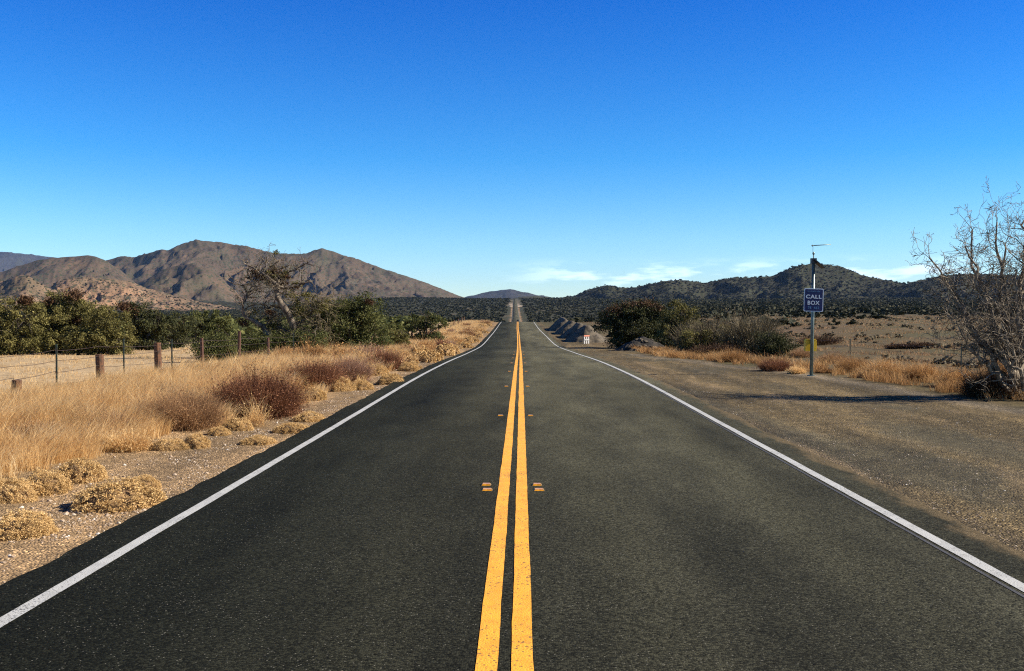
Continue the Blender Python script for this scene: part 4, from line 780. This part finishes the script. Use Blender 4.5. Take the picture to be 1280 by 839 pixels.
# ------------------------------------------------------------------ gravel heaps, rubble, barricade
def heap(label, cx, cy, h, L, seed, name='gravel_heap', cat='gravel heap', m='gravelm', slope=.80, group=None, gx=1.0):
    r = rs(seed); n = 60; w = h / slope; xs = np.linspace(-w * 1.1, w * 1.1, n); ys = np.linspace(-w * 1.1 - L / 2, w * 1.1 + L / 2, n); X, Y = np.meshgrid(xs, ys); dy = np.maximum(np.abs(Y) - L / 2, 0)
    z0 = H((X + cx).ravel(), (Y + cy).ravel()).reshape(X.shape); d = np.sqrt(X ** 2 + dy ** 2); z = h - d * slope * (1 + .10 * perlin(X * .9 + seed, Y * .9)) + .30 * fbm(X * .7 + seed, Y * .5, 6, gain=.6)
    rr = np.minimum(z, h * .97); z = z0 + np.maximum(rr, -.12); i = np.arange(n - 1)[:, None]; j = np.arange(n - 1)[None]
    o = MB().add(np.stack([X + cx, Y + cy, z], -1).reshape(-1, 3), np.stack([i * n + j, i * n + j + 1, (i + 1) * n + j + 1, (i + 1) * n + j], -1).reshape(-1, 4)).build(name, M[m], None, True, (cx, cy, hz(cx, cy))); return tag(o, label, cat, group)
heap('nearest of the gravel heaps beside the road, lit on its right flank', 6.35, 101, 1.65, 5, 1, group='gravel heaps in a line beside the road', slope=.80)
heap('second gravel heap from the camera in the line beside the road', 6.25, 113, 1.65, 8, 2, group='gravel heaps in a line beside the road', slope=.82)
heap('third gravel heap from the camera, long and low', 6.1, 129, 1.7, 9, 3, group='gravel heaps in a line beside the road', slope=.82)
heap('farthest gravel heap in the line, near the crest of the road', 5.9, 149, 1.8, 14, 4, group='gravel heaps in a line beside the road', slope=.82)
rub = heap('heap of dark earth and broken rock under the dark mesquite', 8.7, 73, 1.0, 1.6, 9, 'rubble_heap', 'rubble heap', 'earth', .48)
rub['_org'] = list(rub.location); r = rs(91); b = MB()
for k in range(60):
    x = 9.4 + r.normal(0, 1.3); y = 71 + r.normal(0, .8); z = hz(x, y) + max(0, .9 - .48 * math.hypot(x - 8.6, y - 72)); s = r.uniform(.07, .24); b.blob((x, y, z), (s * r.uniform(.8, 1.6), s, s * .7), r, .6, 7, 5)
b.build('rock', M['rock'], rub)
bx_, by_ = (733 - CX) / F * 93, 93; bz_ = hz(bx_, by_)
bar = empty('barricade', (bx_, by_, bz_), 'small white folding barricade with orange top rail in front of the gravel heap', 'barricade'); bar.rotation_euler = (0, 0, .75)
for s_ in (-.28, 0, .28):
    b = MB(); b.box((bx_ + s_, by_, bz_ + .36), (.13, .05, .74)); b.build('leg', M['signpaint'], bar)
b = MB(); b.box((bx_, by_ - .04, bz_ + .74), (.74, .03, .12)); b.build('top_rail', plain('orange_rail', (.6, .22, .12), (.5, .16, .09), 9), bar)
b = MB(); b.box((bx_, by_ - .04, bz_ + .38), (.66, .03, .11)); b.build('lower_rail', M['signpaint'], bar)
# dead brush piles out in the right field
for k, (px, py, w, h, lab) in enumerate([(1022,428,60,12,'dark pile of dead branches in the field behind the call box'),(1150,431,44,7,'low dark brush patch left of the far green post'),(950,395,60,12,'grey pile of dead brush at the far side of the right-hand field'),(1120,433,30,6,'small dark brush patch in the middle of the right-hand field'),(1235,432,50,7,'low dark brush patch behind the leafless tree')]):
    Y = 50 if k != 2 else 120
    for _ in range(5): Y = F * (HC - hz((px - CX) / F * Y, Y)) / (py + 2 - CY) if k != 2 else 120
    tw('brush_pile', lab, px, Y, w, h, 1800, 'mistle' if k != 2 else 'grey', 700 + k, cat='brush pile', wid=.012)
# a car a long way off
cy_ = 800.; cx_ = float(RM(cy_)) + 1.6; cz_ = float(ROADZ(cy_)) + HC_ROAD
car = empty('car', (cx_, cy_, cz_), 'tiny dark car driving away on the distant road beyond the crest', 'car')
b = MB(); b.box((cx_, cy_, cz_ + .62), (1.8, 4.4, .62), 0, .96); b.box((cx_, cy_ + .2, cz_ + 1.2), (1.55, 2.4, .56), 0, .82); b.build('body', M['carpaint'], car)
b = MB(); b.box((cx_, cy_ - .92, cz_ + 1.2), (1.3, .12, .4), 0, .85); b.build('rear_window', M['glass'], car)
for sx in (-.8, .8):
    for sy in (-1.35, 1.35):
        b = MB(); b.tube([(cx_ + sx - .1, cy_ + sy, cz_ + .33), (cx_ + sx + .1, cy_ + sy, cz_ + .33)], .33, 14); b.build('wheel', M['tyre'], car)
    b = MB(); b.box((cx_ + sx * .85, cy_ - 2.2, cz_ + .75), (.3, .06, .16)); b.build('tail_light', M['lamp'], car)

# ------------------------------------------------------------------ air
HAZE = 1.7e-5
hm = bpy.data.materials.new('haze'); hm.use_nodes = True; hn = hm.node_tree; hn.nodes.clear(); ho = N(hn, 'ShaderNodeOutputMaterial'); hv = N(hn, 'ShaderNodeVolumePrincipled')
hv.inputs['Color'].default_value = (.33, .55, 1, 1); hv.inputs['Density'].default_value = HAZE; hv.inputs['Anisotropy'].default_value = .0; hn.links.new(hv.outputs[0], ho.inputs['Volume'])
b = MB(); b.box((0, 7200, 580), (140000, 15800, 1300)); hzo = b.build('haze', hm); tag(hzo, 'thin blue air haze over the whole valley', 'haze', kind='stuff')
for o in bpy.data.objects:
    if '_org' in o: del o['_org']
